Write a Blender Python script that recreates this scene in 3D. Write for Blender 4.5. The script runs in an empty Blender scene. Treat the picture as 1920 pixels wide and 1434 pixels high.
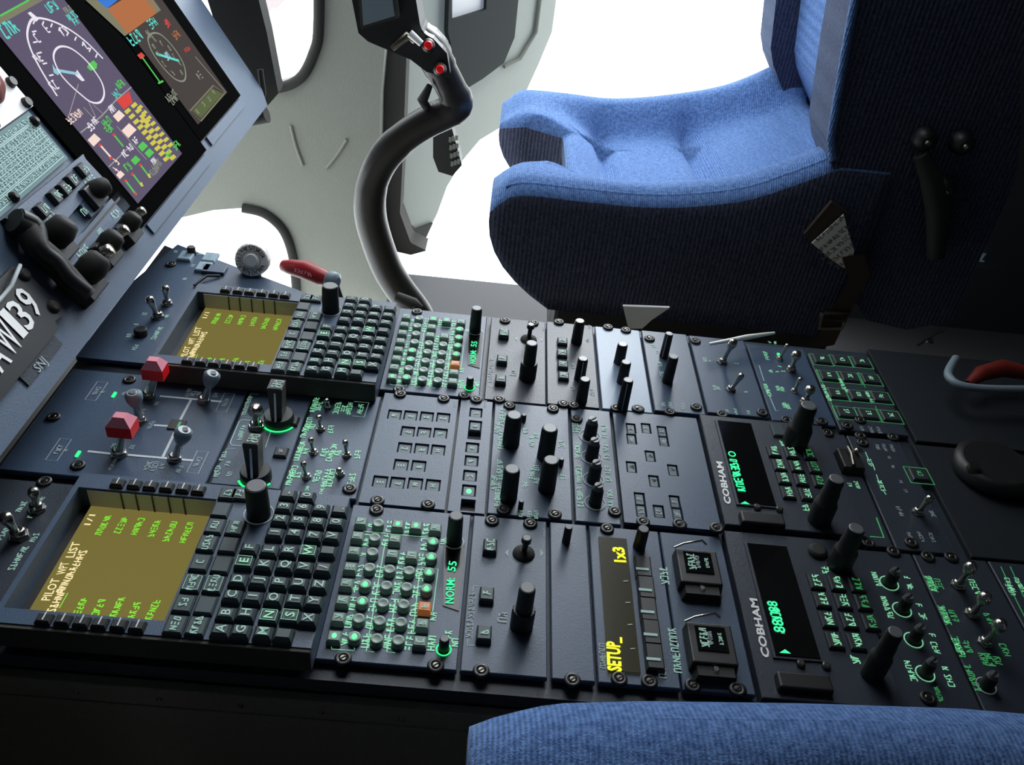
import bpy, bmesh, math, random
from mathutils import Vector, Matrix
random.seed(7)
V = Vector
SC = bpy.context.scene
COL = SC.collection
# ---------------------------------------------------------------- camera model (measured from the photograph)
RR = (V((0.99497999, 0.02819409, 0.09602041)), V((0.09403346, -0.5917065, -0.80065044)), V((0.03424229, 0.8056603, -0.59138731)))
CAM = V((-0.00236815, -0.3365803, 0.48471777)); FPX = 1628.0
def ray(px, py):
    return RR[0]*((px-960)/FPX) + RR[1]*((py-717)/FPX) + RR[2]
def onplane(px, py, p0, n):
    d = ray(px, py); return CAM + d*(n.dot(p0-CAM)/n.dot(d))
def G(px, py, z=0.0):                       # point on the console plane, raised by z
    return onplane(px, py, V((0, 0, z)), V((0, 0, 1)))
def Yp(px, py, y):
    return onplane(px, py, V((0, y, 0)), V((0, 1, 0)))
PN = V((.839, 0, .545)).normalized(); PU = V((-PN.z, 0, PN.x)); PO = V((-.333, 0, .05))
def PP(px, py, h=0.0):                      # point on the instrument panel face
    return onplane(px, py, PO+PN*h, PN)
CF = (V((0, 1, 0)), V((-1, 0, 0)), V((0, 0, 1)))     # console: text runs to starboard, its top is forward
PF = (V((0, 1, 0)), PU, PN)
WF = (V((1, 0, 0)), V((0, 1, 0)), V((0, 0, 1)))
# ---------------------------------------------------------------- materials
MATS = {}
def mat(name, col, rough=.5, metal=0, emit=None, es=0, bump=None, spec=.5, noise=0, coat=0, sheen=0):
    if emit and es > .6: spec = 0; rough = .9; col = tuple(k*.25 for k in col)
    m = bpy.data.materials.new(name); m.use_nodes = True; nt = m.node_tree; b = nt.nodes['Principled BSDF']
    b.inputs['Base Color'].default_value = (*col, 1); b.inputs['Roughness'].default_value = rough
    b.inputs['Metallic'].default_value = metal; b.inputs['Specular IOR Level'].default_value = spec
    if coat: b.inputs['Coat Weight'].default_value = coat; b.inputs['Coat Roughness'].default_value = .2
    if sheen: b.inputs['Sheen Weight'].default_value = sheen; b.inputs['Sheen Roughness'].default_value = .4; b.inputs['Sheen Tint'].default_value = (.5, .7, 1, 1)
    if emit: b.inputs['Emission Color'].default_value = (*emit, 1); b.inputs['Emission Strength'].default_value = es
    if noise or bump:
        tc = nt.nodes.new('ShaderNodeTexCoord'); n = nt.nodes.new('ShaderNodeTexNoise')
        n.inputs['Scale'].default_value = bump[0] if bump else 300; n.inputs['Detail'].default_value = 3
        nt.links.new(tc.outputs['Object'], n.inputs['Vector'])
        if noise:
            mx = nt.nodes.new('ShaderNodeMix'); mx.data_type = 'RGBA'
            mx.inputs['A'].default_value = (*[c*(1-noise) for c in col], 1); mx.inputs['B'].default_value = (*[min(1, c*(1+noise)) for c in col], 1)
            nt.links.new(n.outputs['Fac'], mx.inputs['Factor']); nt.links.new(mx.outputs['Result'], b.inputs['Base Color'])
        if bump:
            bp = nt.nodes.new('ShaderNodeBump'); bp.inputs['Strength'].default_value = bump[1]; bp.inputs['Distance'].default_value = .001
            nt.links.new(n.outputs['Fac'], bp.inputs['Height']); nt.links.new(bp.outputs['Normal'], b.inputs['Normal'])
    MATS[name] = m; return m
def fabric(name, a, c, rib):
    m = mat(name, a, .95, sheen=.35, spec=.1); nt = m.node_tree; b = nt.nodes['Principled BSDF']
    tc = nt.nodes.new('ShaderNodeTexCoord')
    n = nt.nodes.new('ShaderNodeTexNoise'); n.inputs['Scale'].default_value = 260; n.inputs['Detail'].default_value = 4
    n2 = nt.nodes.new('ShaderNodeTexNoise'); n2.inputs['Scale'].default_value = 900; n2.inputs['Detail'].default_value = 1
    w = nt.nodes.new('ShaderNodeTexWave'); w.inputs['Scale'].default_value = rib; w.inputs['Distortion'].default_value = .6; w.bands_direction = 'X'
    for t in (n, n2, w): nt.links.new(tc.outputs['Object'], t.inputs['Vector'])
    mx = nt.nodes.new('ShaderNodeMix'); mx.data_type = 'RGBA'; mx.inputs['A'].default_value = (*a, 1); mx.inputs['B'].default_value = (*c, 1)
    ad = nt.nodes.new('ShaderNodeMath'); ad.operation = 'ADD'; ad.use_clamp = True
    m1 = nt.nodes.new('ShaderNodeMapRange'); m1.inputs['From Min'].default_value = .35; m1.inputs['From Max'].default_value = .68; m1.inputs['To Max'].default_value = .7
    m2 = nt.nodes.new('ShaderNodeMath'); m2.operation = 'MULTIPLY'; m2.inputs[1].default_value = .4
    nt.links.new(n.outputs['Fac'], m1.inputs['Value']); nt.links.new(w.outputs['Fac'], m2.inputs[0])
    nt.links.new(m1.outputs['Result'], ad.inputs[0]); nt.links.new(m2.outputs[0], ad.inputs[1])
    nt.links.new(ad.outputs[0], mx.inputs['Factor']); nt.links.new(mx.outputs['Result'], b.inputs['Base Color'])
    bp = nt.nodes.new('ShaderNodeBump'); bp.inputs['Strength'].default_value = .5; bp.inputs['Distance'].default_value = .0015
    ad2 = nt.nodes.new('ShaderNodeMath'); ad2.operation = 'ADD'
    nt.links.new(n2.outputs['Fac'], ad2.inputs[0]); nt.links.new(w.outputs['Fac'], ad2.inputs[1])
    nt.links.new(ad2.outputs[0], bp.inputs['Height']); nt.links.new(bp.outputs['Normal'], b.inputs['Normal'])
    return m
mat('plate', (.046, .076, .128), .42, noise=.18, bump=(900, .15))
mat('plate_lit', (.16, .23, .33), .4, noise=.12, bump=(900, .15))  # plate paint lightened to put in light from the gap under the seat
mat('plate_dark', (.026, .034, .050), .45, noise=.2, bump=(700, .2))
mat('panel_blue', (.085, .125, .19), .5, noise=.15, bump=(600, .2))
mat('side_brown', (.17, .165, .13), .6, noise=.2)
mat('black', (.010, .010, .010), .45)
mat('black_gloss', (.008, .008, .009), .18)
mat('rubber', (.016, .015, .013), .75)
mat('stick_black', (.020, .018, .015), .36, bump=(300, .15))
mat('key', (.030, .050, .056), .5)
mat('key_pale', (.20, .28, .24), .5)
mat('key_blue', (.24, .33, .40), .45)
mat('key_dark', (.020, .024, .030), .5)
mat('key_orange', (.62, .22, .07), .5, emit=(.9, .25, .05), es=.12)
mat('knob', (.012, .012, .012), .5)
mat('knob_top', (.12, .125, .13), .35)
mat('steel', (.55, .52, .47), .22, 1)
mat('steel_dark', (.22, .20, .17), .3, 1)
mat('silver', (.88, .88, .85), .4, .2)
mat('grey_cap', (.20, .26, .30), .4)
mat('red', (.95, .012, .015), .35)
mat('red_pale', (.75, .25, .32), .4)
mat('red_dark', (.35, .010, .015), .4)
mat('white', (.93, .93, .92), .6)
mat('paint_white', (.55, .6, .62), .6)
mat('leg_pale', (.25, .34, .33), .6, emit=(.45, .9, .68), es=.24)
mat('leg_grey', (.30, .36, .38), .6, emit=(.6, .8, .8), es=.05)
mat('leg_green', (.2, .4, .3), .6, emit=(.36, 1, .56), es=.44)
mat('leg_deep', (.05, .25, .1), .6, emit=(.10, .70, .22), es=.26)
mat('green_lit', (.1, .5, .2), .5, emit=(.03, 1, .22), es=1.6)
mat('green_core', (.3, .7, .4), .5, emit=(.13, 1, .33), es=1.5)
mat('teal_text', (.1, .5, .3), .5, emit=(.05, 1, .36), es=1.25)
mat('green_text', (.2, .5, .1), .5, emit=(.28, 1, .05), es=.75)
mat('yellow_text', (.5, .5, .1), .5, emit=(1, 1, .04), es=1.1)
mat('cream_text', (.5, .45, .3), .5, emit=(1, .82, .42), es=.95)
mat('olive', (.05, .045, .02), .35, emit=(.205, .172, .045), es=.85)
mat('disp_black', (.004, .004, .004), .12)
mat('disp_olive', (.012, .012, .006), .2, emit=(.06, .05, .01), es=.2)
mat('lcd_purple', (.03, .03, .045), .3, emit=(.15, .125, .20), es=.75)
mat('lcd_dim', (.02, .02, .02), .3, emit=(.085, .07, .065), es=.75)
mat('lcd_brown', (.03, .02, .02), .3, emit=(.60, .21, .08), es=.75)
mat('lcd_tan', (.03, .02, .02), .3, emit=(.30, .30, .20), es=.7)
mat('lcd_blue', (.03, .02, .02), .3, emit=(.05, .25, .85), es=.8)
mat('g_white', (.3, .3, .3), .4, emit=(.80, .76, .85), es=.95)
mat('g_pink', (.3, .3, .3), .4, emit=(.95, .72, .62), es=.9)
mat('g_cyan', (.1, .3, .3), .4, emit=(.12, .75, .62), es=.8)
mat('g_sky', (.1, .3, .3), .4, emit=(.35, .62, .75), es=.8)
mat('g_green', (.1, .3, .1), .4, emit=(.10, .62, .10), es=.8)
mat('g_red', (.3, .05, .05), .4, emit=(.80, .07, .06), es=.8)
mat('g_yellow', (.3, .3, .05), .4, emit=(.72, .62, .10), es=.8)
mat('g_line', (.2, .2, .2), .4, emit=(.40, .36, .36), es=.8)
mat('g_dim', (.2, .2, .2), .4, emit=(.25, .27, .20), es=.8)
mat('placard', (.14, .24, .25), .6, spec=.2)
mat('placard_text', (.42, .62, .58), .6)
mat('trim_grey', (.205, .215, .185), .8, noise=.08, bump=(500, .5))
mat('trim_dark', (.05, .048, .042), .8, bump=(500, .3))
mat('door_grey', (.42, .45, .41), .75, noise=.06)
mat('pocket', (.015, .022, .020), .7)
mat('floor_dark', (.075, .075, .08), .8, noise=.2)
mat('cabin', (.06, .06, .065), .8)
mat('ground', (.80, .80, .78), .9, noise=.05)
mat('ground_tile', (.20, .17, .17), .9, noise=.1)
mat('cream', (.92, .90, .84), .6)
mat('paper_blue', (.10, .13, .17), .7)
mat('red_deep', (.16, .012, .006), .5)
mat('tag_white', (.95, .92, .85), .6)
mat('key_slate', (.05, .078, .10), .5)
mat('knob_brown', (.05, .042, .036), .45)
mat('matt_black', (.016, .019, .024), .7, spec=.2)
mat('strap', (.05, .035, .025), .8)
mat('recess_lit', (.62, .60, .58), .6)
mat('bezel_black', (.004, .004, .004), .9, spec=0)
fabric('seat_blue', (.050, .105, .27), (.16, .29, .60), 130)
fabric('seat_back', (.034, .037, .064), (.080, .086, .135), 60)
g = bpy.data.materials.new('pane_glass'); g.use_nodes = True; nt = g.node_tree; nt.nodes.clear()
o_ = nt.nodes.new('ShaderNodeOutputMaterial'); mx_ = nt.nodes.new('ShaderNodeMixShader'); t_ = nt.nodes.new('ShaderNodeBsdfTransparent'); gl_ = nt.nodes.new('ShaderNodeBsdfGlossy')
gl_.inputs['Roughness'].default_value = .02; mx_.inputs[0].default_value = .05
nt.links.new(t_.outputs[0], mx_.inputs[1]); nt.links.new(gl_.outputs[0], mx_.inputs[2]); nt.links.new(mx_.outputs[0], o_.inputs[0]); MATS['pane_glass'] = g
# ---------------------------------------------------------------- mesh builder
class MB:
    def __init__(s): s.v = []; s.f = []; s.m = []; s.s = []; s.names = []
    def mi(s, m):
        if m not in s.names: s.names.append(m)
        return s.names.index(m)
    def add(s, vs, fs, m, smooth=False):
        o = len(s.v); s.v += [V(a) for a in vs]; k = s.mi(m)
        for f in fs: s.f.append([o+i for i in f]); s.m.append(k); s.s.append(smooth)
    def box(s, c, hx, hy, hz, m, F=WF, taper=1.0, ty=None):     # c: centre of the base, height 2*hz upward from c-hz
        X, Y, Z = F; ty = taper if ty is None else ty; vs = []
        for k, tx, t2 in ((-1, 1, 1), (1, taper, ty)):
            for i, j in ((-1, -1), (1, -1), (1, 1), (-1, 1)): vs.append(c+X*(i*hx*tx)+Y*(j*hy*t2)+Z*(k*hz))
        s.add(vs, [(3, 2, 1, 0), (4, 5, 6, 7), (0, 1, 5, 4), (1, 2, 6, 5), (2, 3, 7, 6), (3, 0, 4, 7)], m)
    def cap(s, c, hx, hy, h, m, F=WF, b=.0012, dish=0):            # key cap with bevelled top, base at c
        X, Y, Z = F; vs = []
        b = min(b, hx*.5, hy*.5, h*.6)
        for z, d in ((0, 0), (h-b, .15*b), (h, b)):
            for i, j in ((-1, -1), (1, -1), (1, 1), (-1, 1)): vs.append(c+X*(i*(hx-d))+Y*(j*(hy-d))+Z*z)
        fs = [(8, 9, 10, 11), (3, 2, 1, 0)]
        for k in (0, 4):
            for i in range(4): fs.append((k+i, k+(i+1) % 4, k+4+(i+1) % 4, k+4+i))
        s.add(vs, fs, m)
    def lathe(s, c, prof, n, m, F=WF, smooth=True, flute=0):            # prof: (r, z)
        X, Y, Z = F; vs = []; fs = []
        for r, z in prof:
            for i in range(n):
                a = 2*math.pi*i/n; rr = r*(1-(flute if i % 2 else 0))
                vs.append(c+X*(rr*math.cos(a))+Y*(rr*math.sin(a))+Z*z)
        for k in range(len(prof)-1):
            for i in range(n): fs.append((k*n+i, k*n+(i+1) % n, (k+1)*n+(i+1) % n, (k+1)*n+i))
        s.add(vs, fs, m, smooth)
        a = len(prof)-1
        s.add([vs[a*n+i] for i in range(n)], [tuple(range(n))], m)
        s.add([vs[i] for i in range(n)], [tuple(reversed(range(n)))], m)
    def tube(s, pts, rad, m, n=10, caps=True):
        pts = [V(p) for p in pts]
        if not hasattr(rad, '__len__'): rad = [rad]*len(pts)
        vs = []; fs = []; up = None
        for i, p in enumerate(pts):
            t = (pts[min(i+1, len(pts)-1)]-pts[max(i-1, 0)]).normalized()
            if up is None: up = t.orthogonal().normalized()
            up = (up-t*up.dot(t)).normalized(); w = t.cross(up)
            for k in range(n):
                a = 2*math.pi*k/n; vs.append(p+(up*math.cos(a)+w*math.sin(a))*rad[i])
        for i in range(len(pts)-1):
            for k in range(n): fs.append((i*n+k, i*n+(k+1) % n, (i+1)*n+(k+1) % n, (i+1)*n+k))
        s.add(vs, fs, m, True)
        if caps:
            L = (len(pts)-1)*n
            s.add([vs[k] for k in range(n)], [tuple(reversed(range(n)))], m); s.add([vs[L+k] for k in range(n)], [tuple(range(n))], m)
    def prism(s, top, off, m, m2=None):                         # polygon extruded by -off
        top = [V(p) for p in top]; n = len(top); bot = [p+off for p in top]
        s.add(top, [tuple(range(n))], m); s.add(bot, [tuple(reversed(range(n)))], m2 or m)
        s.add(top+bot, [(i, n+i, n+(i+1) % n, (i+1) % n) for i in range(n)], m2 or m)
    def rect(s, c, hx, hy, m, F=CF, h=.0003):
        s.box(c+F[2]*(h/2), hx, hy, h/2, m, F)
    def ribbon(s, pts, w, n, m, h=.0003, closed=False):           # flat line of width w on a plane with normal n
        pts = [V(p) for p in pts]; N = len(pts); L = []; R = []
        for i, p in enumerate(pts):
            a = pts[(i-1) % N] if closed or i else p; b = pts[(i+1) % N] if closed or i < N-1 else p
            t = (b-a).normalized(); w_ = n.cross(t)*(w/2); L.append(p+w_+n*h); R.append(p-w_+n*h)
        k = N if closed else N-1
        s.add(L+R, [(i, N+i, N+(i+1) % N, (i+1) % N) for i in range(k)], m)
    def frame(s, c, hx, hy, w, m, F=CF, h=.0003):
        s.ribbon([c+F[0]*(i*hx)+F[1]*(j*hy) for i, j in ((-1, -1), (1, -1), (1, 1), (-1, 1))], w, F[2], m, h, True)
    def ring(s, c, r0, r1, m, F=CF, h=.0004, a0=0, a1=360, n=28):
        vs = []; fs = []
        for i in range(n+1):
            a = math.radians(a0+(a1-a0)*i/n); d = F[0]*math.cos(a)+F[1]*math.sin(a); vs += [c+d*r0+F[2]*h, c+d*r1+F[2]*h]
        for i in range(n): fs.append((2*i, 2*i+1, 2*i+3, 2*i+2))
        s.add(vs, fs, m)
    def mesh(s, name, origin=V((0, 0, 0)), fixn=True):
        me = bpy.data.meshes.new(name); me.from_pydata([v-origin for v in s.v], [], s.f)
        for nm in s.names: me.materials.append(MATS[nm])
        me.polygons.foreach_set('material_index', s.m); me.polygons.foreach_set('use_smooth', s.s)
        me.update(); return me
def tag(o, label=None, cat=None, group=None, kind=None):
    if label: o['label'] = label
    if cat: o['category'] = cat
    if group: o['group'] = group
    if kind: o['kind'] = kind
    return o
def thing(name, label, cat, loc, group=None):
    o = bpy.data.objects.new(name, None); COL.objects.link(o); o.location = loc; o.empty_display_size = .01
    return tag(o, label, cat, group)
ORG = {}
def wl(o):                                # world location of a root / part (translations only)
    p = V(o.location)
    while o.parent: o = o.parent; p += V(o.location)
    return p
def part(name, mb, parent=None, label=None, origin=None, bevel=0, sub=0):
    base = wl(parent) if parent else V((0, 0, 0))
    if origin is None: origin = base if parent else (sum(mb.v, V((0, 0, 0)))/len(mb.v))
    me = mb.mesh(name, origin); o = bpy.data.objects.new(name, me); COL.objects.link(o)
    o.location = origin-base; o.parent = parent
    if label: o['label'] = label
    if bevel: b = o.modifiers.new('b', 'BEVEL'); b.width = bevel; b.segments = 3; b.limit_method = 'ANGLE'; b.angle_limit = math.radians(35)
    if sub: b = o.modifiers.new('s', 'SUBSURF'); b.levels = sub; b.render_levels = sub
    return o
def single(name, mb, label, cat, group=None, **k):
    return tag(part(name, mb, None, None, **k), label, cat, group)
def struct(name, mb, **k):
    o = part(name, mb, None, None, **k); o['kind'] = 'structure'; return o
MC = {}
def rep(name, key, pos, parent, make, label=None):              # repeated part sharing one mesh
    if key not in MC: mb = MB(); make(mb); MC[key] = mb.mesh(name)
    o = bpy.data.objects.new(name, MC[key]); COL.objects.link(o); o.parent = parent; o.location = pos-wl(parent)
    if label: o['label'] = label
    return o
# ---------------------------------------------------------------- lettering
TC = {}
BOLD = .012
def glyphs(txt):
    if txt in TC: return TC[txt]
    c = bpy.data.curves.new('t', 'FONT'); c.body = txt; c.size = 1; c.offset = BOLD; c.resolution_u = 2
    o = bpy.data.objects.new('t', c); COL.objects.link(o); dg = bpy.context.evaluated_depsgraph_get()
    me = bpy.data.meshes.new_from_object(o.evaluated_get(dg)); vs = [v.co.copy() for v in me.vertices]; fs = [tuple(p.vertices) for p in me.polygons]
    bpy.data.objects.remove(o); bpy.data.curves.remove(c); bpy.data.meshes.remove(me)
    xs = [v.x for v in vs]; ys = [v.y for v in vs]; x0, x1, y1 = min(xs), max(xs), max(ys)
    TC[txt] = ([V(((v.x-x0)/max(x1-x0, 1e-6), v.y/.7, 0)) for v in vs], fs, (x1-x0)/.7); return TC[txt]
def text(mb, txt, c, h, m, F=CF, w=None, lift=.0004):            # centred text of cap height h
    vs, fs, asp = glyphs(txt); w = w or asp*h
    mb.add([c+F[0]*((v.x-.5)*w)+F[1]*((v.y-.5)*h)+F[2]*lift for v in vs], fs, m)
def textspan(mb, txt, a, b, h, m, n, lift=.0004):                # baseline from a to b
    X = (b-a).normalized(); F = (X, n.cross(X), n); text(mb, txt, (a+b)/2+F[1]*(h/2), h, m, F, (b-a).length, lift)
def squig(mb, c, n, h, m, F=CF, seed=None, lift=.0004, w=None):    # illegible row of n small characters
    r = random.Random(seed if seed is not None else int(c.x*1e5) ^ int(c.y*9e4)); cw = (w/n if w else h*.82)
    for i in range(n):
        o = c+F[0]*((i-(n-1)/2)*cw); hx = cw*.33; hy = h/2; t = h*.19
        segs = [((-1, -1), (-1, 1)), ((1, -1), (1, 1)), ((-1, 1), (1, 1)), ((-1, 0), (1, 0)), ((-1, -1), (1, -1)), ((-1, 1), (1, -1)), ((-1, -1), (0, 1))]
        for a, b in r.sample(segs, 3):
            mb.ribbon([o+F[0]*(a[0]*hx)+F[1]*(a[1]*hy), o+F[0]*(b[0]*hx)+F[1]*(b[1]*hy)], t, F[2], m, lift)
# ---------------------------------------------------------------- console building blocks
def zs(z3, x0, y0, s):                    # turns coordinates read in an enlarged crop into photo pixels
    return lambda a, b: (x0+a/s, y0+b/s)
def zc(fn): return lambda a, b, z=0: G(*fn(a, b), z)
Z1 = zs(0, 720, 560, 3.584); Z2 = zs(0, 600, 930, 3.692); Z3 = zs(0, 1000, 960, 3.984); Z4 = zs(0, 220, 430, 3.336); Z5 = zs(0, 0, 660, 3.585)
Z6 = zs(0, 60, 880, 3.097); Z7 = zs(0, 400, 680, 3.4286); R4 = zs(0, 900, 740, 4.174); R5 = zs(0, 1180, 580, 3.31); R6 = zs(0, 1320, 740, 3.84); R7 = zs(0, 1360, 980, 3.4286)
A3 = zs(0, 640, 900, 3.985); K7 = zs(0, 1560, 820, 2.989); K3 = zs(0, 1600, 560, 2.656)
def rectof(q):                            # pixel quad FL, FR, NR, NL -> x0,x1,y0,y1
    w = [G(*p) for p in q]
    return ((w[0].x+w[3].x)/2, (w[1].x+w[2].x)/2, (w[2].y+w[3].y)/2, (w[0].y+w[1].y)/2)
def plate(mb, r, m, z=0.0, t=.004, holes=(), inset=.0007, b=.0007):
    x0, x1, y0, y1 = r; x0 += inset; x1 -= inset; y0 += inset; y1 -= inset
    if not holes:
        vs = []
        for zz, d in ((z-t, 0), (z-b, 0), (z, b)):
            vs += [V((x0+d, y0+d, zz)), V((x1-d, y0+d, zz)), V((x1-d, y1-d, zz)), V((x0+d, y1-d, zz))]
        fs = [(8, 9, 10, 11), (3, 2, 1, 0)]
        for k in (0, 4):
            for i in range(4): fs.append((k+i, k+(i+1) % 4, k+4+(i+1) % 4, k+4+i))
        mb.add(vs, fs, m); return
    xs = sorted({x0, x1, *[h[0] for h in holes], *[h[1] for h in holes]}); ys = sorted({y0, y1, *[h[2] for h in holes], *[h[3] for h in holes]})
    nx, ny = len(xs)-1, len(ys)-1
    def solid(i, j):
        if not (0 <= i < nx and 0 <= j < ny): return False
        cx, cy = (xs[i]+xs[i+1])/2, (ys[j]+ys[j+1])/2
        return not any(h[0] < cx < h[1] and h[2] < cy < h[3] for h in holes)
    for i in range(nx):
        for j in range(ny):
            if not solid(i, j): continue
            a, c, d, e = xs[i], xs[i+1], ys[j], ys[j+1]
            mb.add([(a, d, z), (c, d, z), (c, e, z), (a, e, z)], [(0, 1, 2, 3)], m)
            for (di, dj, p, q) in ((-1, 0, (a, e), (a, d)), (1, 0, (c, d), (c, e)), (0, -1, (a, d), (c, d)), (0, 1, (c, e), (a, e))):
                if not solid(i+di, j+dj):
                    mb.add([(*p, z-t), (*q, z-t), (*q, z), (*p, z)], [(0, 1, 2, 3)], m)
def pxw(p, w, z=0): return w*(G(*p, z)-CAM).dot(RR[2])/FPX       # size in metres of w pixels at that point
def screw(p, parent, r=.0048, z=0):
    def mk(mb):
        mb.lathe(V((0, 0, 0)), [(.0056, 0), (.0056, .0012), (.0048, .0020), (.0030, .0020), (.0026, .0012)], 16, 'black')
        mb.lathe(V((0, 0, .0008)), [(.0026, 0), (.0026, .0010), (.0018, .0016)], 12, 'steel_dark')
        mb.box(V((0, 0, .0027)), .0022, .0004, .0003, 'black', (V((.8, .6, 0)), V((-.6, .8, 0)), V((0, 0, 1))))
    return rep('fastener', 'screw', G(*p, z)-V((0, 0, 0)), parent, mk)
def keycap(parent, pos, hx, hy, h, m, F=CF, legend=None, name='key', label=None, lm='leg_pale', frame=False, rnd=False, core=False, b=.0012, lh=None):
    mb = MB(); O = V((0, 0, 0)); Z = F[2]
    if rnd: mb.lathe(O, [(hx, 0), (hx, h*.6), (hx*.88, h*.95), (hx*.62, h*.88), (hx*.2, h*.82)], 18, m, F)
    else: mb.cap(O, hx, hy, h, m, F, b)
    top = O+Z*h
    if frame: mb.frame(top, hx*.78, hy*.78, .0005, lm, F)
    if core: mb.lathe(O+Z*(h*.8), [(hx*.50, 0), (hx*.42, h*.22)], 12, 'green_core', (F[0]*1.1, F[1]*.85, F[2]))
    elif legend is not None:
        H = lh or hy*1.15
        if isinstance(legend, int): squig(mb, top+Z*.0001, legend, H, lm, F, seed=int(pos.x*1e4) ^ int(pos.y*7e4))
        else: text(mb, legend, top+Z*.0001, H, lm, F)
    me = mb.mesh(name); o = bpy.data.objects.new(name, me); COL.objects.link(o); o.parent = parent; o.location = pos-wl(parent)
    if label: o['label'] = label
    return o
def knob(parent, top, h, wpx, name='knob', style='plain', line=None, label=None, ring=None, z0=0.0, flute=.10, ringm='leg_grey'):
    T = G(*top, h); r = pxw(top, wpx/2, h); c = V((T.x, T.y, z0)); H = h-z0; mb = MB()
    if style == 'plain': mb.lathe(c, [(r*1.02, 0), (r, H*.12), (r*.94, H*.93), (r*.84, H)], 28, 'knob', flute=flute); mb.lathe(c+V((0, 0, H)), [(r*.80, 0), (r*.72, r*.06)], 20, 'knob_top')
    if style == 'stack':
        mb.lathe(c, [(r*1.35, 0), (r*1.35, H*.40), (r*1.25, H*.45)], 32, 'knob', flute=.06); mb.lathe(c+V((0, 0, H*.45)), [(r*.98, 0), (r*.95, H*.48), (r*.86, H*.55)], 28, 'knob', flute=.06)
        mb.lathe(c+V((0, 0, H)), [(r*.82, 0), (r*.72, r*.06)], 20, 'knob_top')
    if style == 'tall':
        mb.lathe(c, [(r*1.42, 0), (r*1.42, H*.42), (r*1.30, H*.47), (r*1.12, H*.50), (r*1.10, H*.70), (r*1.0, H*.74), (r*1.0, H*.94), (r*.88, H)], 28, 'knob', flute=.05)
        mb.lathe(c+V((0, 0, H)), [(r*.84, 0), (r*.72, r*.06)], 20, 'knob_top')
    if style == 'slot':
        mb.lathe(c, [(r*1.05, 0), (r*1.02, H*.1), (r*.95, H*.7), (r*.8, H*.78)], 28, 'knob', flute=.05)
        mb.lathe(c+V((0, 0, H*.78)), [(r*.8, 0), (r*.62, H*.22)], 24, 'knob_top'); mb.box(c+V((0, 0, H*1.01)), r*.62, r*.10, .0006, 'black', (V((.75, .66, 0)), V((-.66, .75, 0)), V((0, 0, 1))))
    if line:
        d = V((line[0], line[1], 0)).normalized(); q = c+V((0, 0, H+r*.06)); mb.ribbon([q, q+d*r*.72], r*.14, V((0, 0, 1)), 'white', .0004)
        e = c+d*(r*.985); s = V((0, 0, 1)).cross(d)*(r*.07); mb.add([e-s+V((0, 0, H*.05)), e+s+V((0, 0, H*.05)), e-d*(r*.06)+s+V((0, 0, H*.97)), e-d*(r*.06)-s+V((0, 0, H*.97))], [(0, 1, 2, 3)], 'white')
    o = part(name, mb, parent, label, origin=c)
    if ring: mb = MB(); mb.ring(c, r*ring, r*ring+.0009, ringm, h=.0006-0, a0=0, a1=359.9, n=40); part('index_ring', mb, o)
    return o
def toggle(parent, base, top, h, r=.0022, style='bat', name='toggle_switch', label=None, z0=0.0):
    B = G(*base, z0); T = G(*top, h); mb = MB(); d = T-B; D = d.normalized()
    mb.lathe(B, [(r*2.1, 0), (r*2.1, r*.6), (r*1.8, r*.9), (r*1.5, r*.9)], 6, 'steel', smooth=False); mb.lathe(B, [(r*1.5, r*1.0), (r*1.5, r*1.9), (r*1.0, r*2.1)], 16, 'steel')
    sm = 'steel'
    if style == 'bat': mb.tube([B+d*.08, B+d*.3, B+d*.6, B+d*.85, B+d*.97, T], [r*.7, r*.75, r*1.0, r*1.35, r*1.15, r*.4], sm, 14)
    elif style == 'big': mb.tube([B+d*.06, B+d*.3, B+d*.6, B+d*.70, B+d*.82, B+d*.96, T], [r*.9, r*.85, r*.95, r*1.5, r*1.9, r*1.5, r*.5], sm, 16)
    elif style in ('red', 'grey'): mb.tube([B+d*.06, B+d*.62], [r*1.2, r*1.0], sm, 14)
    o = part(name, mb, parent, label, origin=B)
    if style == 'red':
        mb = MB(); c = B+d*.62; a = r*3.0; Z = V((0, 0, 1)); L = d.length*.38
        F = (V((1, 0, 0)), V((0, 1, 0)), Z)
        mb.box(c+Z*(L*.35), a, a*.8, L*.35, 'red', F); mb.box(c+Z*(L*.95), a, a*.8, L*.25, 'red_pale', F, .45)
        part('switch_cap', mb, o, 'red angular cap', origin=c)
    if style == 'grey':
        mb = MB(); c = B+d*.55; e = d*.45; mb.tube([c, c+e*.15, c+e*.5, c+e*.85, c+e], [r*1.2, r*1.7, r*2.4, r*2.5, r*1.7], 'grey_cap', 16); mb.lathe(c+e, [(r*1.2, 0), (r*.9, r*.2)], 14, 'knob_top'); part('switch_cap', mb, o, 'grey rounded cap', origin=c)
    return o
def module(name, label, cat, quad, m='plate', z=0.0, holes=(), leg=None, screws=(), group=None, t=.004, rect=None):
    r = rect or rectof(quad); c = V(((r[0]+r[1])/2, (r[2]+r[3])/2, z-t)); root = thing(name, label, cat, c, group)
    mb = MB(); plate(mb, r, m, z, t, holes)
    if leg: leg(mb)
    part('faceplate', mb, root)
    for s in screws: screw(s, root, z=z)
    return root, r
def hole(p, hx, hy, z=0): c = G(*p, z); return (c.x-hx, c.x+hx, c.y-hy, c.y+hy)
WORLD = 1.6; SUN = 3.0; ZENITH = 6.0
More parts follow.
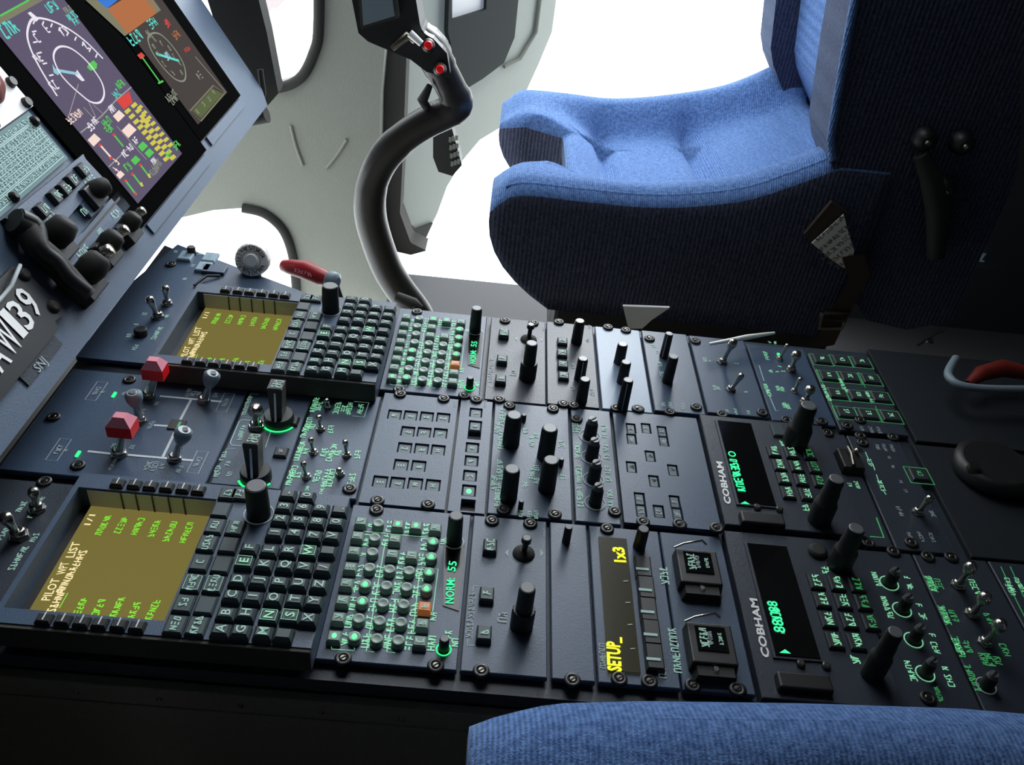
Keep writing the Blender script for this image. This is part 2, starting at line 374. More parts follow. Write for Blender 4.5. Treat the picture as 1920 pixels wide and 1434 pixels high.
# ================================================================ centre console carcass
L1 = (0, 1180)
mb = MB()
xa, xb = -.372, .62
nearY, farY = -.006, .446
mb.prism([V((xa, nearY, -.0065)), V((xb, nearY, -.0065)), V((xb, farY, -.0065)), V((-.205, farY, -.0065)), V((-.372, .53, -.0065))], V((0, 0, -.012)), 'plate_dark')
pedestal = thing('centre_console', 'long black console pedestal between the two seats, rivets along its near side', 'console', V((.1, .22, -.40)))
part('top_frame', mb, pedestal)
mb = MB(); mb.prism([V((xa+.01, nearY+.004, -.019)), V((xb, nearY+.004, -.019)), V((xb, farY-.01, -.019)), V((-.205, farY-.01, -.019)), V((-.36, .515, -.019))], V((0, 0, -.381)), 'side_brown')
part('pedestal_body', mb, pedestal)
mb = MB(); mb.box(V(((xa+xb)/2, nearY-.0035, -.030)), (xb-xa)/2, .0035, .0095, 'side_brown'); part('edge_strip', mb, pedestal, bevel=.001)
mb = MB(); mb.box(V(((xa+xb)/2, nearY-.001, -.082)), (xb-xa)/2, .005, .040, 'side_brown'); part('side_panel', mb, pedestal, bevel=.001)
for i, x in enumerate([-.30, -.243, -.19, -.138, -.086, -.034, .018, .07, .122, .17, .22, .275]):
    rep('rivet', 'rivet', V((x, -.0130, -.031)), pedestal, lambda mb: mb.lathe(V((0, 0, 0)), [(.0022, 0), (.0018, .001), (.0008, .0014)], 10, 'steel_dark', (V((1, 0, 0)), V((0, 0, 1)), V((0, -1, 0)))))
for x, z in ((-.130, -.087), (.052, -.11)):
    rep('bolt', 'bolt', V((x, -.0065, z)), pedestal, lambda mb: mb.lathe(V((0, 0, 0)), [(.0045, 0), (.004, .002), (.0018, .003)], 12, 'steel', (V((1, 0, 0)), V((0, 0, 1)), V((0, -1, 0)))))
# right hand (aft) end frame of the console
mb = MB(); plate(mb, (G(1650, 700).x, .62, .292, .446), 'matt_black', 0, .004)
single('console_end_plate', mb, 'plain black plate at the far aft corner of the console, right of the green-outlined keypad', 'panel')
# ================================================================ control display units
M6 = lambda a, b, z=.022: G(*Z6(a, b), z)
def cdu(kind):
    r = (-.290, -.0925, -.0035, .1315); zt = .022
    c = V(((r[0]+r[1])/2, (r[2]+r[3])/2, 0)); up = kind == 'far'
    lab = ('olive-screen keypad unit with full letter keys, nearest the camera', 'olive-screen keypad unit with letter keys, at the far side by the red lever')[up]
    root = thing('control_display_unit', lab, 'keypad unit', c, 'display units with letter keys')
    sx0, sx1, sy0, sy1 = M6(325, 225, .004).x*.5+M6(20, 800, .004).x*.5, M6(1015, 262, .004).x*.5+M6(770, 885, .004).x*.5, M6(400, 880, .004).y, M6(670, 240, .004).y
    rec = (sx0-.0065, (M6(1024, 262).x+M6(778, 885).x)/2, M6(400, 848).y, sy1+.0004); sx0 -= .0006; sx1 = rec[1]-.0003; sy0 = rec[2]+.0003
    mb = MB(); plate(mb, r, 'plate', zt, .021, holes=[(rec[0], rec[1], rec[2], rec[3])], inset=0)
    mb.prism([V((r[0]+.002, r[2]+.002, .0035)), V((r[1]-.002, r[2]+.002, .0035)), V((r[1]-.002, r[3]-.002, .0035)), V((r[0]+.002, r[3]-.002, .0035))], V((0, 0, -.003)), 'black')
    # framed function key field and raised bottom ledge line
    fx0, fx1 = rec[1]+.0016, M6(960, 920).x+.0088
    mb.frame(V(((fx0+fx1)/2, .058, zt)), .053, (fx1-fx0)/2, .0007, 'key', CF)
    mb.ribbon([V((r[0], r[2]-.0004, .0195)), V((r[1], r[2]-.0004, .0195))], .0035, V((0, -1, 0)), 'trim_dark', .0004)
    part('housing', mb, root)
    mb = MB(); mb.box(V(((r[0]+r[1])/2, r[2]-.0016, .0118)), (r[1]-r[0])/2, .0015, .0095, 'trim_dark'); part('side_shade', mb, root, 'brownish strip painting in shade on the near side', bevel=.0007)  # added strip, its brown paints in shade on the housing's near face
    mb = MB(); mb.prism([V((sx0, sy0, .0045)), V((sx1, sy0, .0045)), V((sx1, sy1, .0045)), V((sx0, sy1, .0045))], V((0, 0, -.0008)), 'olive')
    F = CF; H = .0055
    S = lambda a, b: M6(a, b, .0049)
    n = V((0, 0, 1)); q = zs(0, 60, 950, 6.829); SZ = lambda a, b: G(*q(a, b), .0049)
    textspan(mb, 'PILOT', SZ(225, 1205), SZ(365, 925), H, 'cream_text', n); textspan(mb, 'WPT', SZ(420, 870), SZ(480, 715), H, 'cream_text', n); textspan(mb, 'LIST', SZ(535, 655), SZ(625, 455), H, 'cream_text', n)
    textspan(mb, '1/1', SZ(745, 240), SZ(815, 105), H*.8, 'cream_text', n)
    squig(mb, (SZ(245, 1330)+SZ(390, 1090))/2, 5, H*.85, 'cream_text', F, 5); squig(mb, (SZ(390, 1040)+SZ(635, 620))/2, 10, H*.85, 'cream_text', F, 8)
    mb.ribbon([SZ(350, 1300), SZ(460, 1105)], .0006, n, 'green_text')
    for (a, b, k) in ((415, 325, 6), (518, 325, 5), (615, 332, 5), (710, 345, 5), (800, 362, 6), (898, 368, 6)): squig(mb, S(a, b), k, H*.75, 'green_text', F, a)
    for (a, b, k) in ((285, 792, 4), (382, 815, 5), (492, 812, 6), (590, 830, 5), (697, 828, 6)): squig(mb, S(a, b), k, H*.75, 'green_text', F, a)
    part('screen', mb, root, 'backlit olive screen with green and cream text')
    # far recess wall, painted pale for bounced screen light, split by thin ribs
    mb = MB(); y = rec[3]-.0006; mb.box(V(((sx0+sx1)/2, y, .0125)), (sx1-sx0)/2, .0005, .0078, 'recess_lit')
    for a in (530, 620, 718, 815, 905): mb.box(V((G(*Z6(a, 180), .012).x, y-.0006, .0125)), .0005, .0006, .0078, 'black')
    part('recess_trim', mb, root, 'ribbed inner wall, pale grey paints in bounced light')
    for a, b in ((500, 90), (598, 97), (690, 105), (785, 112), (880, 120), (968, 130), (75, 878), (185, 886), (292, 896), (398, 904), (508, 912), (615, 922)):
        p = M6(a, b); mb = MB(); mb.cap(p, .0037, .0048, .0035, 'black', CF); q_ = p+V((0, .001, .0037)); mb.ribbon([q_-V((0, .003, 0)), q_+V((0, .003, 0))], .0009, n, 'paint_white', 0); part('line_key', mb, root, origin=p)
    K = lambda a, b: V((M6(a, b).x, M6(a, b).y, zt))
    cols = [['ABCDEF', [(1100, 955), (1130, 860), (1165, 755), (1200, 665), (1235, 560), (1265, 480)]],
            ['GHIJKL123-', [(1215, 960), (1245, 860), (1285, 765), (1318, 670), (1350, 575), (1380, 492), (1412, 392), (1442, 312), (1465, 240), (1488, 168)]],
            ['MNOPQR4560', [(1345, 970), (1378, 875), (1405, 772), (1437, 678), (1470, 582), (1492, 495), (1525, 395), (1547, 320), (1572, 247), (1597, 178)]],
            [' STUVW789', [(1462, 980), (1500, 875), (1527, 780), (1550, 685), (1580, 590), (1605, 500), (1635, 408), (1655, 328), (1677, 250)]],
            ['XYZ/ ^0.', [(1605, 890), (1638, 790), (1668, 695), (1692, 597), (1718, 497), (1742, 412), (1765, 332), (1787, 260)]]]
    for txt, ps in cols:
        for ch, p in zip(txt, ps):
            k = K(*p); boxed = ch in 'ENSW'
            keycap(root, k, .0050, .0061, .0055, 'key', legend=(None if ch == ' ' else ('V' if ch == '^' else ch)), frame=boxed, lm='leg_pale' if not boxed else 'leg_green', lh=.0058, b=.002)
    fk = [((835, 912), 3), ((885, 790), 2), ((935, 672), 4), ((980, 552), 1), ((1020, 440), 4), ((1065, 340), 2), ((1100, 245), 0), ((960, 920), 4), ((1010, 800), 0), ((1058, 678), 4), ((1103, 565), 0), ((1145, 450), 0), ((1182, 350), 3), ((1140, 152), 2), ((1208, 155), 2)]
    for p, n_ in fk:
        k = K(*p); keycap(root, k, .0072 if n_ != 2 or p[1] > 200 else .006, .0062, .003, 'key', legend=n_ or None, frame=n_ == 4 and p[1] > 600 and p[1] < 700, lm='leg_pale', lh=.0042, name='function_key')
    kp = G(*Z6(1300, 100), .052); knob(root, Z6(1300, 95), .050, 45, style='plain', ring=1.18, z0=.022, flute=.03, ringm='leg_grey')
    return root
near_cdu = cdu('near')
far_cdu = cdu('far'); far_cdu.location = V(far_cdu.location)+V((-.003, .2785, 0))
# ================================================================ audio control panels
def audio(kind):
    M = zc(Z2); dy = 0
    q = ((665, 954), (886, 968), (859, 1271), (600, 1228)); r = (-.0935, -.0005, .004, .1465)
    lab = ('green-lit audio key panel with white push keys, near side beside the letter keypad', 'pale audio key panel with an orange key, far side below the round black knob')[kind == 'far']
    def leg(mb):
        for i, (a, b) in enumerate([(343, 205), (318, 305), (298, 408), (272, 515), (245, 628), (222, 745), (197, 865), (172, 990)]): squig(mb, M(a, b), 3 if i not in (0, 2) else 1, .0048, 'leg_green', CF, a)
        for a, b in [(487, 210), (460, 305), (415, 520), (395, 640), (370, 757), (345, 875), (318, 1000)]: squig(mb, M(a, b), 3, .0050, 'leg_green', CF, a+1)
        for a, b in [(615, 220), (573, 430), (555, 530), (537, 640), (510, 760), (490, 890), (470, 1010)]: squig(mb, M(a, b), 3, .0050, 'leg_green', CF, a+2)
        for a, b in [(740, 230), (722, 335), (707, 440), (690, 550), (672, 665), (655, 785), (638, 905), (622, 1020), (772, 1020)]: squig(mb, M(a, b), 3, .0050, 'leg_green', CF, a+3)
        for a, b in [(855, 312), (785, 835), (890, 960), (935, 1015)]: squig(mb, M(a, b), 2, .0042, 'leg_green', CF, a+4)
        n = V((0, 0, 1)); w = .0006; m = 'leg_green'
        mb.ribbon([M(300, 245), M(780, 290)], w, n, m); mb.ribbon([M(455, 300), M(320, 1075), M(375, 1080)], w, n, m)
        mb.ribbon([M(585, 715), M(525, 715), M(462, 1080), M(520, 1085)], w, n, m)
        mb.ribbon([M(685, 560), M(708, 497), M(818, 505), M(780, 800)], w, n, m); mb.ribbon([M(685, 560), M(645, 940), M(745, 948)], w, n, m)
        mb.ribbon([M(80, 1045), M(80, 1060), M(235, 1070), M(240, 1052)], w, n, m)
    root, r = module('audio_control_panel', lab, 'audio panel', None, leg=leg, rect=r, group='audio control panels',
                     screws=[Z2(390, 100), Z2(160, 1130), Z2(800, 1180)])
    def K(a, b, sh, lit=False, m='key_pale'):
        k = M(a, b, 0); keycap(root, V((k.x, k.y, 0)), .0045, .0040 if sh == 'r' else .0047, .0055, m, rnd=sh == 'r', core=lit, frame=False, legend=None if lit or sh == 'r' else 1, lh=.0045, lm='leg_pale', label='lit green key' if lit else ('orange key' if m == 'key_orange' else None))
    for i, (a, b) in enumerate([(285, 205), (260, 305), (235, 410), (210, 520), (183, 632), (158, 750), (127, 870), (100, 1000)]): K(a, b, 's', i == 7)
    for i, (a, b) in enumerate([(402, 217), (378, 317), (362, 417), (343, 525), (313, 640), (292, 758), (268, 878), (238, 1003)]): K(a, b, 'r', i in (4, 5, 7))
    for i, (a, b) in enumerate([(538, 225), (517, 325), (498, 430), (480, 537), (458, 650), (435, 770), (411, 893), (392, 1018)]): K(a, b, 's' if i < 3 else 'r', i == 0)
    for i, (a, b) in enumerate([(663, 235), None, (633, 440), (616, 547), (598, 660), (578, 780), (558, 903), (540, 1028)] if 0 else [(663, 235), (633, 440), (616, 547), (598, 660), (578, 780), (558, 903), (540, 1028)]): K(a, b, 's' if i < 2 else 'r', i == 0)
    for i, (a, b) in enumerate([(797, 250), (780, 345), (768, 450), (753, 557), (735, 670), (722, 795), (706, 912), (690, 1035)]): K(a, b, 'r' if 0 < i < 5 else 's', 0 < i < 5, 'key_orange' if i == 5 else 'key_pale')
    c0, c1, c2, c3 = M(860, 330, 0), M(1005, 330, 0), M(985, 800, 0), M(850, 760, 0)
    mb = MB(); mb.prism([V((min(p.x, -.0035), p.y, .0006)) for p in (c3, c2, c1, c0)], V((0, 0, -.0008)), 'disp_black')
    textspan(mb, 'NORM:', M(925, 745, .001), M(933, 570, .001), .0058, 'teal_text', V((0, 0, 1))); textspan(mb, '55', M(935, 525, .001), M(948, 455, .001), .0058, 'teal_text', V((0, 0, 1)))
    part('display', mb, root, 'black strip display with bright green text')
    knob(root, Z2(942, 135), .028, 30, style='plain', ring=1.15, flute=.03)
    knob(root, Z2(862, 985), .012, 20, name='small_knob', ring=1.25, ringm='green_lit')
    return root
audio('near'); fa = audio('far'); fa.location = V(fa.location)+V((-.0025, .2895, 0))
# ================================================================ joystick panels (right of each audio panel)
def joy(kind):
    M = zc(Z2); r = (.0002, .0585, .004, .1465)
    lab = ('dark joystick panel with tall knob and three keys, beside the green-lit audio keys', 'dark joystick panel with tall knob and three keys, in the far row under the seat')[kind == 'far']
    def leg(mb):
        n = V((0, 0, 1)); mb.ribbon([M(1095, 625), M(1065, 622), M(1055, 660)], .0006, n, 'leg_grey'); mb.ribbon([M(1020, 985), M(1020, 1035), M(1070, 1035)], .0006, n, 'leg_grey')
        squig(mb, M(1042, 820), 12, .0040, 'leg_grey', CF, 3); squig(mb, M(1265, 838), 2, .006, 'leg_grey', CF, 4); squig(mb, M(1552, 255), 5, .002, 'leg_grey', CF, 4)
        for a, s in ((1303, 1), (1525, -1)): p = M(a, 393, .0003); mb.add([p+V((0, .004, 0)), p+V((-.0025*s, 0, 0)), p-V((0, .004, 0))], [(0, 1, 2) if s < 0 else (2, 1, 0)], 'leg_grey')
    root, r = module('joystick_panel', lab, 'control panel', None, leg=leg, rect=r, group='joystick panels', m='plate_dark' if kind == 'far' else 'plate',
                     screws=[Z2(1190, 175), Z2(1455, 195), Z2(1115, 1215)])
    for a, b, l in ((1175, 370, 3), (1152, 705, 1), (1133, 975, 1)):
        p = M(a, b); keycap(root, V((p.x, p.y, 0)), .0062, .0052, .0055, 'key', legend=l, lm='leg_pale', lh=.005)
    B = M(1410, 400); T = G(*Z2(1432, 290), .020); mb = MB()
    mb.lathe(B, [(.0085, 0), (.0080, .0015), (.0050, .003), (.003, .0045)], 20, 'rubber'); mb.tube([B, B+(T-B)*.75], .0022, 'black'); mb.tube([B+(T-B)*.7, B+(T-B)*.8, T], [.0022, .0038, .0036], 'black', 14); mb.lathe(T, [(.0034, 0), (.0028, .0006)], 14, 'knob_top')
    part('joystick', mb, root, origin=B)
    knob(root, Z2(1437, 632), .040, 34, style='stack', flute=.04)
    return root
joy('near'); fj = joy('far'); fj.location = V(fj.location)+V((0, .2895, 0))
# ================================================================ middle row, front to back
n3 = V((0, 0, 1))
def L(mb, Z, items, m='leg_pale', h=.0035):                       # rows of small illegible characters: (a, b, count[, height])
    for it in items: squig(mb, G(*Z(it[0], it[1])), it[2], it[3] if len(it) > 3 else h, m, CF, it[0]*7+it[1])
# fuel panel
def leg(mb):
    P5 = lambda a, b: G(*Z5(a, b)); w = .0022
    for a, b in (((1075, 297), (1490, 335)), ((1285, 320), (1205, 470)), ((1035, 492), (1130, 498)), ((1175, 540), (1095, 705)), ((590, 667), (750, 685)), ((860, 692), (1300, 730))): mb.ribbon([P5(*a), P5(*b)], w, n3, 'paint_white')
    for a, b in ((650, 262), (395, 655), (1515, 340), (1330, 740)): mb.frame(P5(a, b), .013, .0045, .0006, 'leg_grey'); squig(mb, P5(a, b), 4, .0035, 'leg_grey', CF, a)
    L(mb, Z5, [(690, 268, 1), (440, 660, 1), (755, 470, 4), (1015, 490, 4), (1265, 275, 4), (1300, 278, 3), (1335, 282, 2), (1448, 290, 2), (1050, 350, 2), (990, 245, 2), (960, 405, 3), (768, 632, 2), (890, 638, 2), (765, 745, 9, .0025), (995, 765, 4), (1040, 770, 4), (1090, 770, 2), (1205, 790, 3), (835, 280, 2)], 'leg_grey')
fuel, r = module('fuel_switch_panel', 'panel with two red-capped and three grey-capped switches joined by white lines', 'switch panel', None, rect=(-.3665, (G(461, 727).x+G(396, 905).x)/2, .1485, .2835), leg=leg, screws=[Z5(360, 440), Z5(525, 765), Z5(870, 190)])
for a, b in ((768, 290), (525, 688)):
    mb = MB(); c = G(*Z5(a, b)); mb.box(c+V((0, 0, .0006)), .0032, .0011, .0006, 'green_lit', CF); part('status_light', mb, fuel, 'lit green bar')
mb = MB(); c = G(*Z5(1190, 492)); mb.box(c+V((0, 0, .0006)), .006, .0065, .0006, 'black', CF); mb.rect(c+V((.002, 0, .0013)), .003, .001, 'leg_deep'); part('crossfeed_window', mb, fuel)
toggle(fuel, Z5(1000, 300), Z5(1080, 70), .036, .0030, 'red', 'fuel_pump_switch'); toggle(fuel, Z5(800, 690), Z5(850, 440), .036, .0032, 'red', 'fuel_pump_switch')
toggle(fuel, Z5(1372, 335), Z5(1430, 140), .032, .0028, 'grey', 'fuel_valve_switch'); toggle(fuel, Z5(945, 470), Z5(892, 270), .032, .0028, 'grey', 'fuel_valve_switch'); toggle(fuel, Z5(1175, 722), Z5(1240, 520), .030, .0028, 'grey', 'fuel_valve_switch')
# battery / generator panel with two bar knobs
P7 = lambda a, b, z=0: G(*Z7(a, b), z)
def leg(mb):
    mb.ribbon([P7(335, 545), P7(385, 395), P7(375, 380), P7(180, 368), P7(165, 380), P7(108, 515), P7(120, 530), P7(185, 535)], .0007, n3, 'leg_pale')
    mb.ribbon([P7(290, 205), P7(240, 200), P7(180, 345), P7(230, 352)], .0006, n3, 'leg_grey'); mb.ribbon([P7(140, 555), P7(85, 555), P7(75, 575)], .0006, n3, 'leg_grey'); mb.ribbon([P7(10, 700), P7(25, 720)], .0006, n3, 'leg_grey')
    L(mb, Z7, [(225, 250, 5), (200, 310, 4), (185, 440, 5), (175, 470, 4), (65, 600, 4), (95, 650, 2), (30, 680, 3), (105, 718, 2), (20, 720, 2), (270, 290, 4)], 'leg_pale')
gen, r = module('generator_switch_panel', 'panel with two tall bar-shaped rotary knobs marked by green arcs', 'switch panel', ((465, 727), (586, 737), (528, 920), (400, 907)), leg=leg, screws=[])
for (bx, by), (tx, ty), w_ in (((415, 268), (405, 140), 1.0), ((248, 660), (250, 490), 1.05)):
    T = G(*Z7(tx, ty), .040); c = V((T.x, T.y, 0)); R_ = pxw(Z7(bx, by), 27*w_); mb = MB()
    mb.lathe(c, [(R_, 0), (R_, .006), (R_*.92, .009)], 32, 'knob'); o = part('rotary_knob', mb, gen, origin=c)
    mb = MB(); mb.box(c+V((0, 0, .024)), R_*.36, R_*.60, .016, 'knob_brown', WF, 1.35, .9)
    mb.rect(c+V((0, 0, .0403)), R_*.50, R_*.44, 'knob'); squig(mb, c+V((-.001, 0, .0406)), 3, .0035, 'leg_pale', CF, 5, w=R_*.8); squig(mb, c+V((.003, 0, .0406)), 3, .0035, 'leg_pale', CF, 6, w=R_*.8)
    y = c.y-R_*.605; mb.prism([V((c.x-.0008, y-.0035, .009)), V((c.x+.0008, y-.0035, .009)), V((c.x+.0008, y+.0006, .036)), V((c.x-.0008, y+.0006, .036))], V((0, .0012, 0)), 'white')
    part('knob_bar', mb, o, 'tall bar grip with white pointer line')
    mb = MB(); mb.ring(c, R_*1.04, R_*1.04+.0018, 'green_lit', WF, .0008, 205, 335); part('lit_arc', mb, o, 'glowing green arc')
toggle(gen, Z7(278, 420), Z7(272, 285), .030, .0034, 'big')
for a, b in ((507, 383), (436, 585)): keycap(gen, P7(a, b), .0058, .0055, .003, 'key_dark', legend=2, lm='leg_grey', lh=.003, name='indicator')
# small toggles
def leg(mb):
    L(mb, Z7, [(650, 270, 6), (678, 280, 4), (795, 292, 5), (842, 296, 3), (872, 298, 5), (610, 395, 5), (590, 440, 5), (635, 413, 2), (755, 430, 3), (565, 540, 4), (545, 585, 5), (592, 570, 2), (713, 577, 3), (770, 560, 4), (750, 600, 4), (800, 580, 2), (928, 593, 3), (515, 700, 4), (495, 740, 5), (540, 722, 2), (668, 732, 4), (722, 740, 6), (755, 742, 6), (888, 750, 4), (605, 808, 3, .0025), (700, 815, 8, .0022), (945, 298, 4)], 'leg_green', .0043)
    mb.ribbon([P7(905, 250), P7(1000, 258), P7(970, 350), P7(895, 343)], .0007, n3, 'leg_pale')
lt, r = module('lighting_toggle_panel', 'panel of small silver toggles with glowing pale green legends', 'switch panel', ((590, 737), (717, 737), (669, 942), (530, 920)), leg=leg, screws=[Z7(875, 815)])
for (a, b), (c, d) in (((738, 290), (727, 235)), ((690, 432), (677, 342)), ((645, 580), (625, 486)), ((858, 600), (847, 500)), ((600, 738), (577, 640)), ((815, 722), (805, 688))): toggle(lt, Z7(a, b), Z7(c, d), .0195 if b-d > 60 else .012, .0019)
# recessed key pads
def holes_for(Z, pts, hx, hy): return [hole(Z(a, b), hx, hy) for a, b in pts]
def sunk(root, Z, pts, hx, hy, leg=2, m='key_slate', lm='leg_pale', lab=None):
    for i, p in enumerate(pts):
        a, b = p[:2]; c = G(*Z(a, b)); l = p[2] if len(p) > 2 else leg
        keycap(root, V((c.x, c.y, -.0066)), hy-.0003, hx-.0003, .0054, m, legend=l, lm=lm, lh=.0045, b=.001)
kp = [(1165, 332), (1268, 338), (1372, 345), (1478, 352), (1250, 440), (1355, 446), (1460, 452), (1230, 545), (1338, 552), (1445, 560), (1207, 655), (1320, 662), (1072, 762), (1183, 770), (1298, 776), (1412, 785)]
def leg(mb): squig(mb, P7(1555, 262), 6, .002, 'leg_grey', CF, 4)
kpad, r = module('sunken_key_panel', 'panel of sixteen sunken square keys in a staggered grid', 'key panel', ((719, 736), (859, 747), (838, 957), (672, 942)), leg=leg, holes=[hole(Z7(a, b), .0060, .0066) for a, b in kp], screws=[Z7(1200, 205), Z7(1480, 235), Z7(1055, 890), Z7(1380, 915)])
sunk(kpad, Z7, kp, .0060, .0066, 1)
ks = [(1688, 320), (1684, 402), (1665, 545), (1660, 630), (1650, 725), (1643, 820)]; kd = [(1678, 462), (1637, 915)]
strip, r = module('key_strip', 'narrow upright strip of six sunken keys, one lit green', 'key panel', ((861, 747), (924, 753), (911, 966), (841, 957)), leg=lambda mb: squig(mb, P7(1748, 262), 6, .002, 'leg_grey', CF, 4), holes=[hole(Z7(a, b), .0058, .0066) for a, b in ks+kd], screws=[Z7(1690, 240)])
for i, (a, b) in enumerate(ks):
    c = P7(a, b); keycap(strip, V((c.x, c.y, -.0066)), .0062, .0054, .0056, 'key_slate', legend=1, lm='leg_pale', lh=.004, core=i == 5, label='lit green key' if i == 5 else None)
# four large knobs
def leg(mb):
    L(mb, R4, [(175, 165, 6), (168, 200, 5), (135, 262, 4), (168, 335, 6), (165, 375, 5), (358, 283, 2), (408, 365, 4), (640, 387, 3), (155, 560, 5), (155, 610, 5), (110, 685, 5), (142, 760, 6), (135, 820, 5), (358, 708, 2), (408, 620, 4), (650, 643, 2), (440, 575, 2), (440, 320, 2), (440, 675, 2)], 'leg_pale', .0042)
    L(mb, R4, [(320, 932, 3), (385, 937, 3), (440, 940, 4)], 'leg_pale', .003)
kn4, r = module('large_knob_panel', 'panel with four large fluted black knobs', 'knob panel', ((926, 754), (1066, 762), (1076, 975), (912, 966)), leg=leg, m='plate', screws=[R4(230, 90), R4(570, 115), R4(585, 940), R4(185, 905)])
for a, b in ((268, 158), (548, 260), (558, 510), (252, 580)): knob(kn4, R4(a, b), .032, 33, style='plain', flute=.12)
for a, b in ((345, 175), (640, 520), (325, 850)): knob(kn4, R4(a, b-20), .007, 10, name='small_knob')
# four slotted knobs
def leg(mb):
    L(mb, R4, [(745, 260, 4), (770, 270, 3), (765, 415, 4), (765, 450, 5), (770, 590, 4), (775, 635, 5), (780, 770, 4), (782, 820, 5), (968, 257, 3), (975, 320, 2), (983, 417, 3), (990, 484, 2), (1000, 590, 3), (1006, 662, 2), (1018, 775, 3), (1022, 852, 2)], 'leg_pale', .0042)
kn5, r = module('slotted_knob_panel', 'narrow panel with four slot-topped knobs in pale ring outlines', 'knob panel', ((1068, 762), (1146, 771), (1165, 985), (1078, 978)), leg=leg, screws=[R4(1055, 920), R4(755, 195)])
for a, b in ((885, 188), (900, 350), (915, 525), (930, 705)): knob(kn5, R4(a, b), .020, 25, style='slot', ring=1.5, ringm='leg_grey')
# arrow key pad
ak = [(1182, 262, 1), (1300, 262, 1), (1425, 285, 1), (1187, 345, 2), (1438, 362, 2), (1250, 812, 1), (1525, 835, 1), (1262, 905, 2), (1400, 912, 2), (1545, 930, 2)]
aa = [(1332, 480, 'u'), (1185, 565, 'l'), (1510, 590, 'r'), (1362, 675, 'd')]
arr, r = module('arrow_key_panel', 'panel of sunken keys with four triangular arrow keys in the middle', 'key panel', ((1149, 771), (1306, 781), (1354, 991), (1168, 985)), holes=[hole(R4(p[0], p[1]), .0045, .0072) for p in ak+aa], screws=[R4(1275, 1000), R4(1565, 1020)])
for a, b, l in ak: c = G(*R4(a, b)); keycap(arr, V((c.x, c.y, -.0066)), .0068, .0041, .0058, 'key_slate', legend=l, lm='leg_grey', lh=.004)
for a, b, l in aa:
    c = G(*R4(a, b)); c.z = -.0066; o = keycap(arr, c, .0068, .0041, .0058, 'key_slate', legend=None, label='arrow key')
    mb = MB(); c = G(*R4(a, b), -.0008); d = {'u': V((0, 1, 0)), 'l': V((-1, 0, 0)), 'r': V((1, 0, 0)), 'd': V((0, -1, 0))}[l]; s = n3.cross(d)
    mb.add([c+d*.0028, c-d*.0022+s*.003, c-d*.0022-s*.003], [(0, 1, 2)], 'paint_white'); part('arrow_mark', mb, o)
# ================================================================ far row
q = ((1023, 601), (1112, 610), (1126, 766), (1025, 758))
def leg(mb): L(mb, Z1, [(1265, 275, 2), (1380, 190, 4, .002), (1370, 280, 2), (1270, 450, 3), (1400, 630, 4), (1270, 600, 2)], 'leg_grey')
p1, r = module('key_and_knob_panel', 'dark panel with a column of four square keys beside three black knobs, far row', 'control panel', q, 'plate_dark', leg=leg, screws=[Z1(1175, 160), Z1(1205, 710), Z1(1275, 720)])
for a, b in ((1197, 300), (1195, 380), (1200, 457), (1205, 532)): c = G(*Z1(a, b)); keycap(p1, c, .0058, .0052, .004, 'key', legend=1, lm='leg_pale')
knob(p1, Z1(1317, 148), .026, 21, label='knob with a bright cap'); knob(p1, Z1(1338, 402), .024, 21, line=(.05, -1)); knob(p1, Z1(1352, 540), .026, 22)
p2, r = module('pale_knob_panel', 'blank panel tinted pale blue for light from under the seat, three black knobs in a column, far row', 'knob panel', ((1114, 610), (1199, 619), (1226, 776), (1128, 766)), 'plate_lit', screws=[Z1(1505, 195), Z1(1625, 215), Z1(1560, 740), Z1(1710, 745)])
knob(p2, Z1(1605, 305), .022, 21); knob(p2, Z1(1628, 425), .024, 21); knob(p2, Z1(1642, 545), .034, 22, line=(-.2, -1))
def leg(mb): L(mb, R5, [(210, 590, 3, .0028), (255, 598, 6, .0025), (330, 602, 4, .0028), (150, 225, 2), (180, 265, 2), (190, 340, 3), (200, 400, 3)], 'leg_pale')
p3, r = module('twin_knob_panel', 'panel with two tall black knobs, one with a white pointer, far row', 'knob panel', ((1201, 619), (1286, 625), (1325, 773), (1228, 776)), leg=leg, screws=[R5(125, 185), R5(50, 620), R5(250, 640), R5(415, 610)])
knob(p3, R5(248, 150), .028, 17, line=(-.6, -1)); knob(p3, R5(275, 292), .030, 21)
def leg(mb): L(mb, R5, [(470, 315, 3), (500, 320, 1), (665, 335, 1), (530, 488, 3), (550, 492, 2), (722, 512, 1), (605, 630, 2, .0028), (660, 634, 5, .0025), (740, 640, 3, .0028)], 'leg_pale')
p4, r = module('twin_toggle_panel', 'blue panel with two long silver toggle switches, far row', 'switch panel', ((1288, 625), (1395, 640), (1445, 785), (1328, 773)), leg=leg, screws=[R5(410, 200), R5(575, 655), R5(825, 645)])
toggle(p4, R5(575, 330), R5(652, 188), .030, .0026, 'big'); toggle(p4, R5(628, 500), R5(702, 402), .022, .0024, 'bat')
def leg(mb):
    L(mb, R5, [(845, 275, 3), (855, 300, 3), (875, 385, 2), (915, 388, 1), (920, 490, 3), (950, 495, 3), (960, 595, 3), (985, 605, 3), (870, 205, 2, .0025), (905, 208, 3, .0025), (935, 355, 1), (955, 385, 1), (850, 490, 5), (865, 520, 4)], 'leg_green')
    Q5 = lambda a, b: G(*R5(a, b)); mb.ribbon([Q5(805, 348), Q5(835, 445)], .0007, n3, 'leg_pale'); mb.ribbon([Q5(870, 540), Q5(908, 630), Q5(925, 628)], .0007, n3, 'leg_pale')
p5, r = module('quad_toggle_panel', 'panel with four silver toggles and a small green light, far row', 'switch panel', ((1397, 640), (1514, 658), (1566, 803), (1447, 785)), leg=leg, screws=[R5(975, 690), R5(1195, 700)])
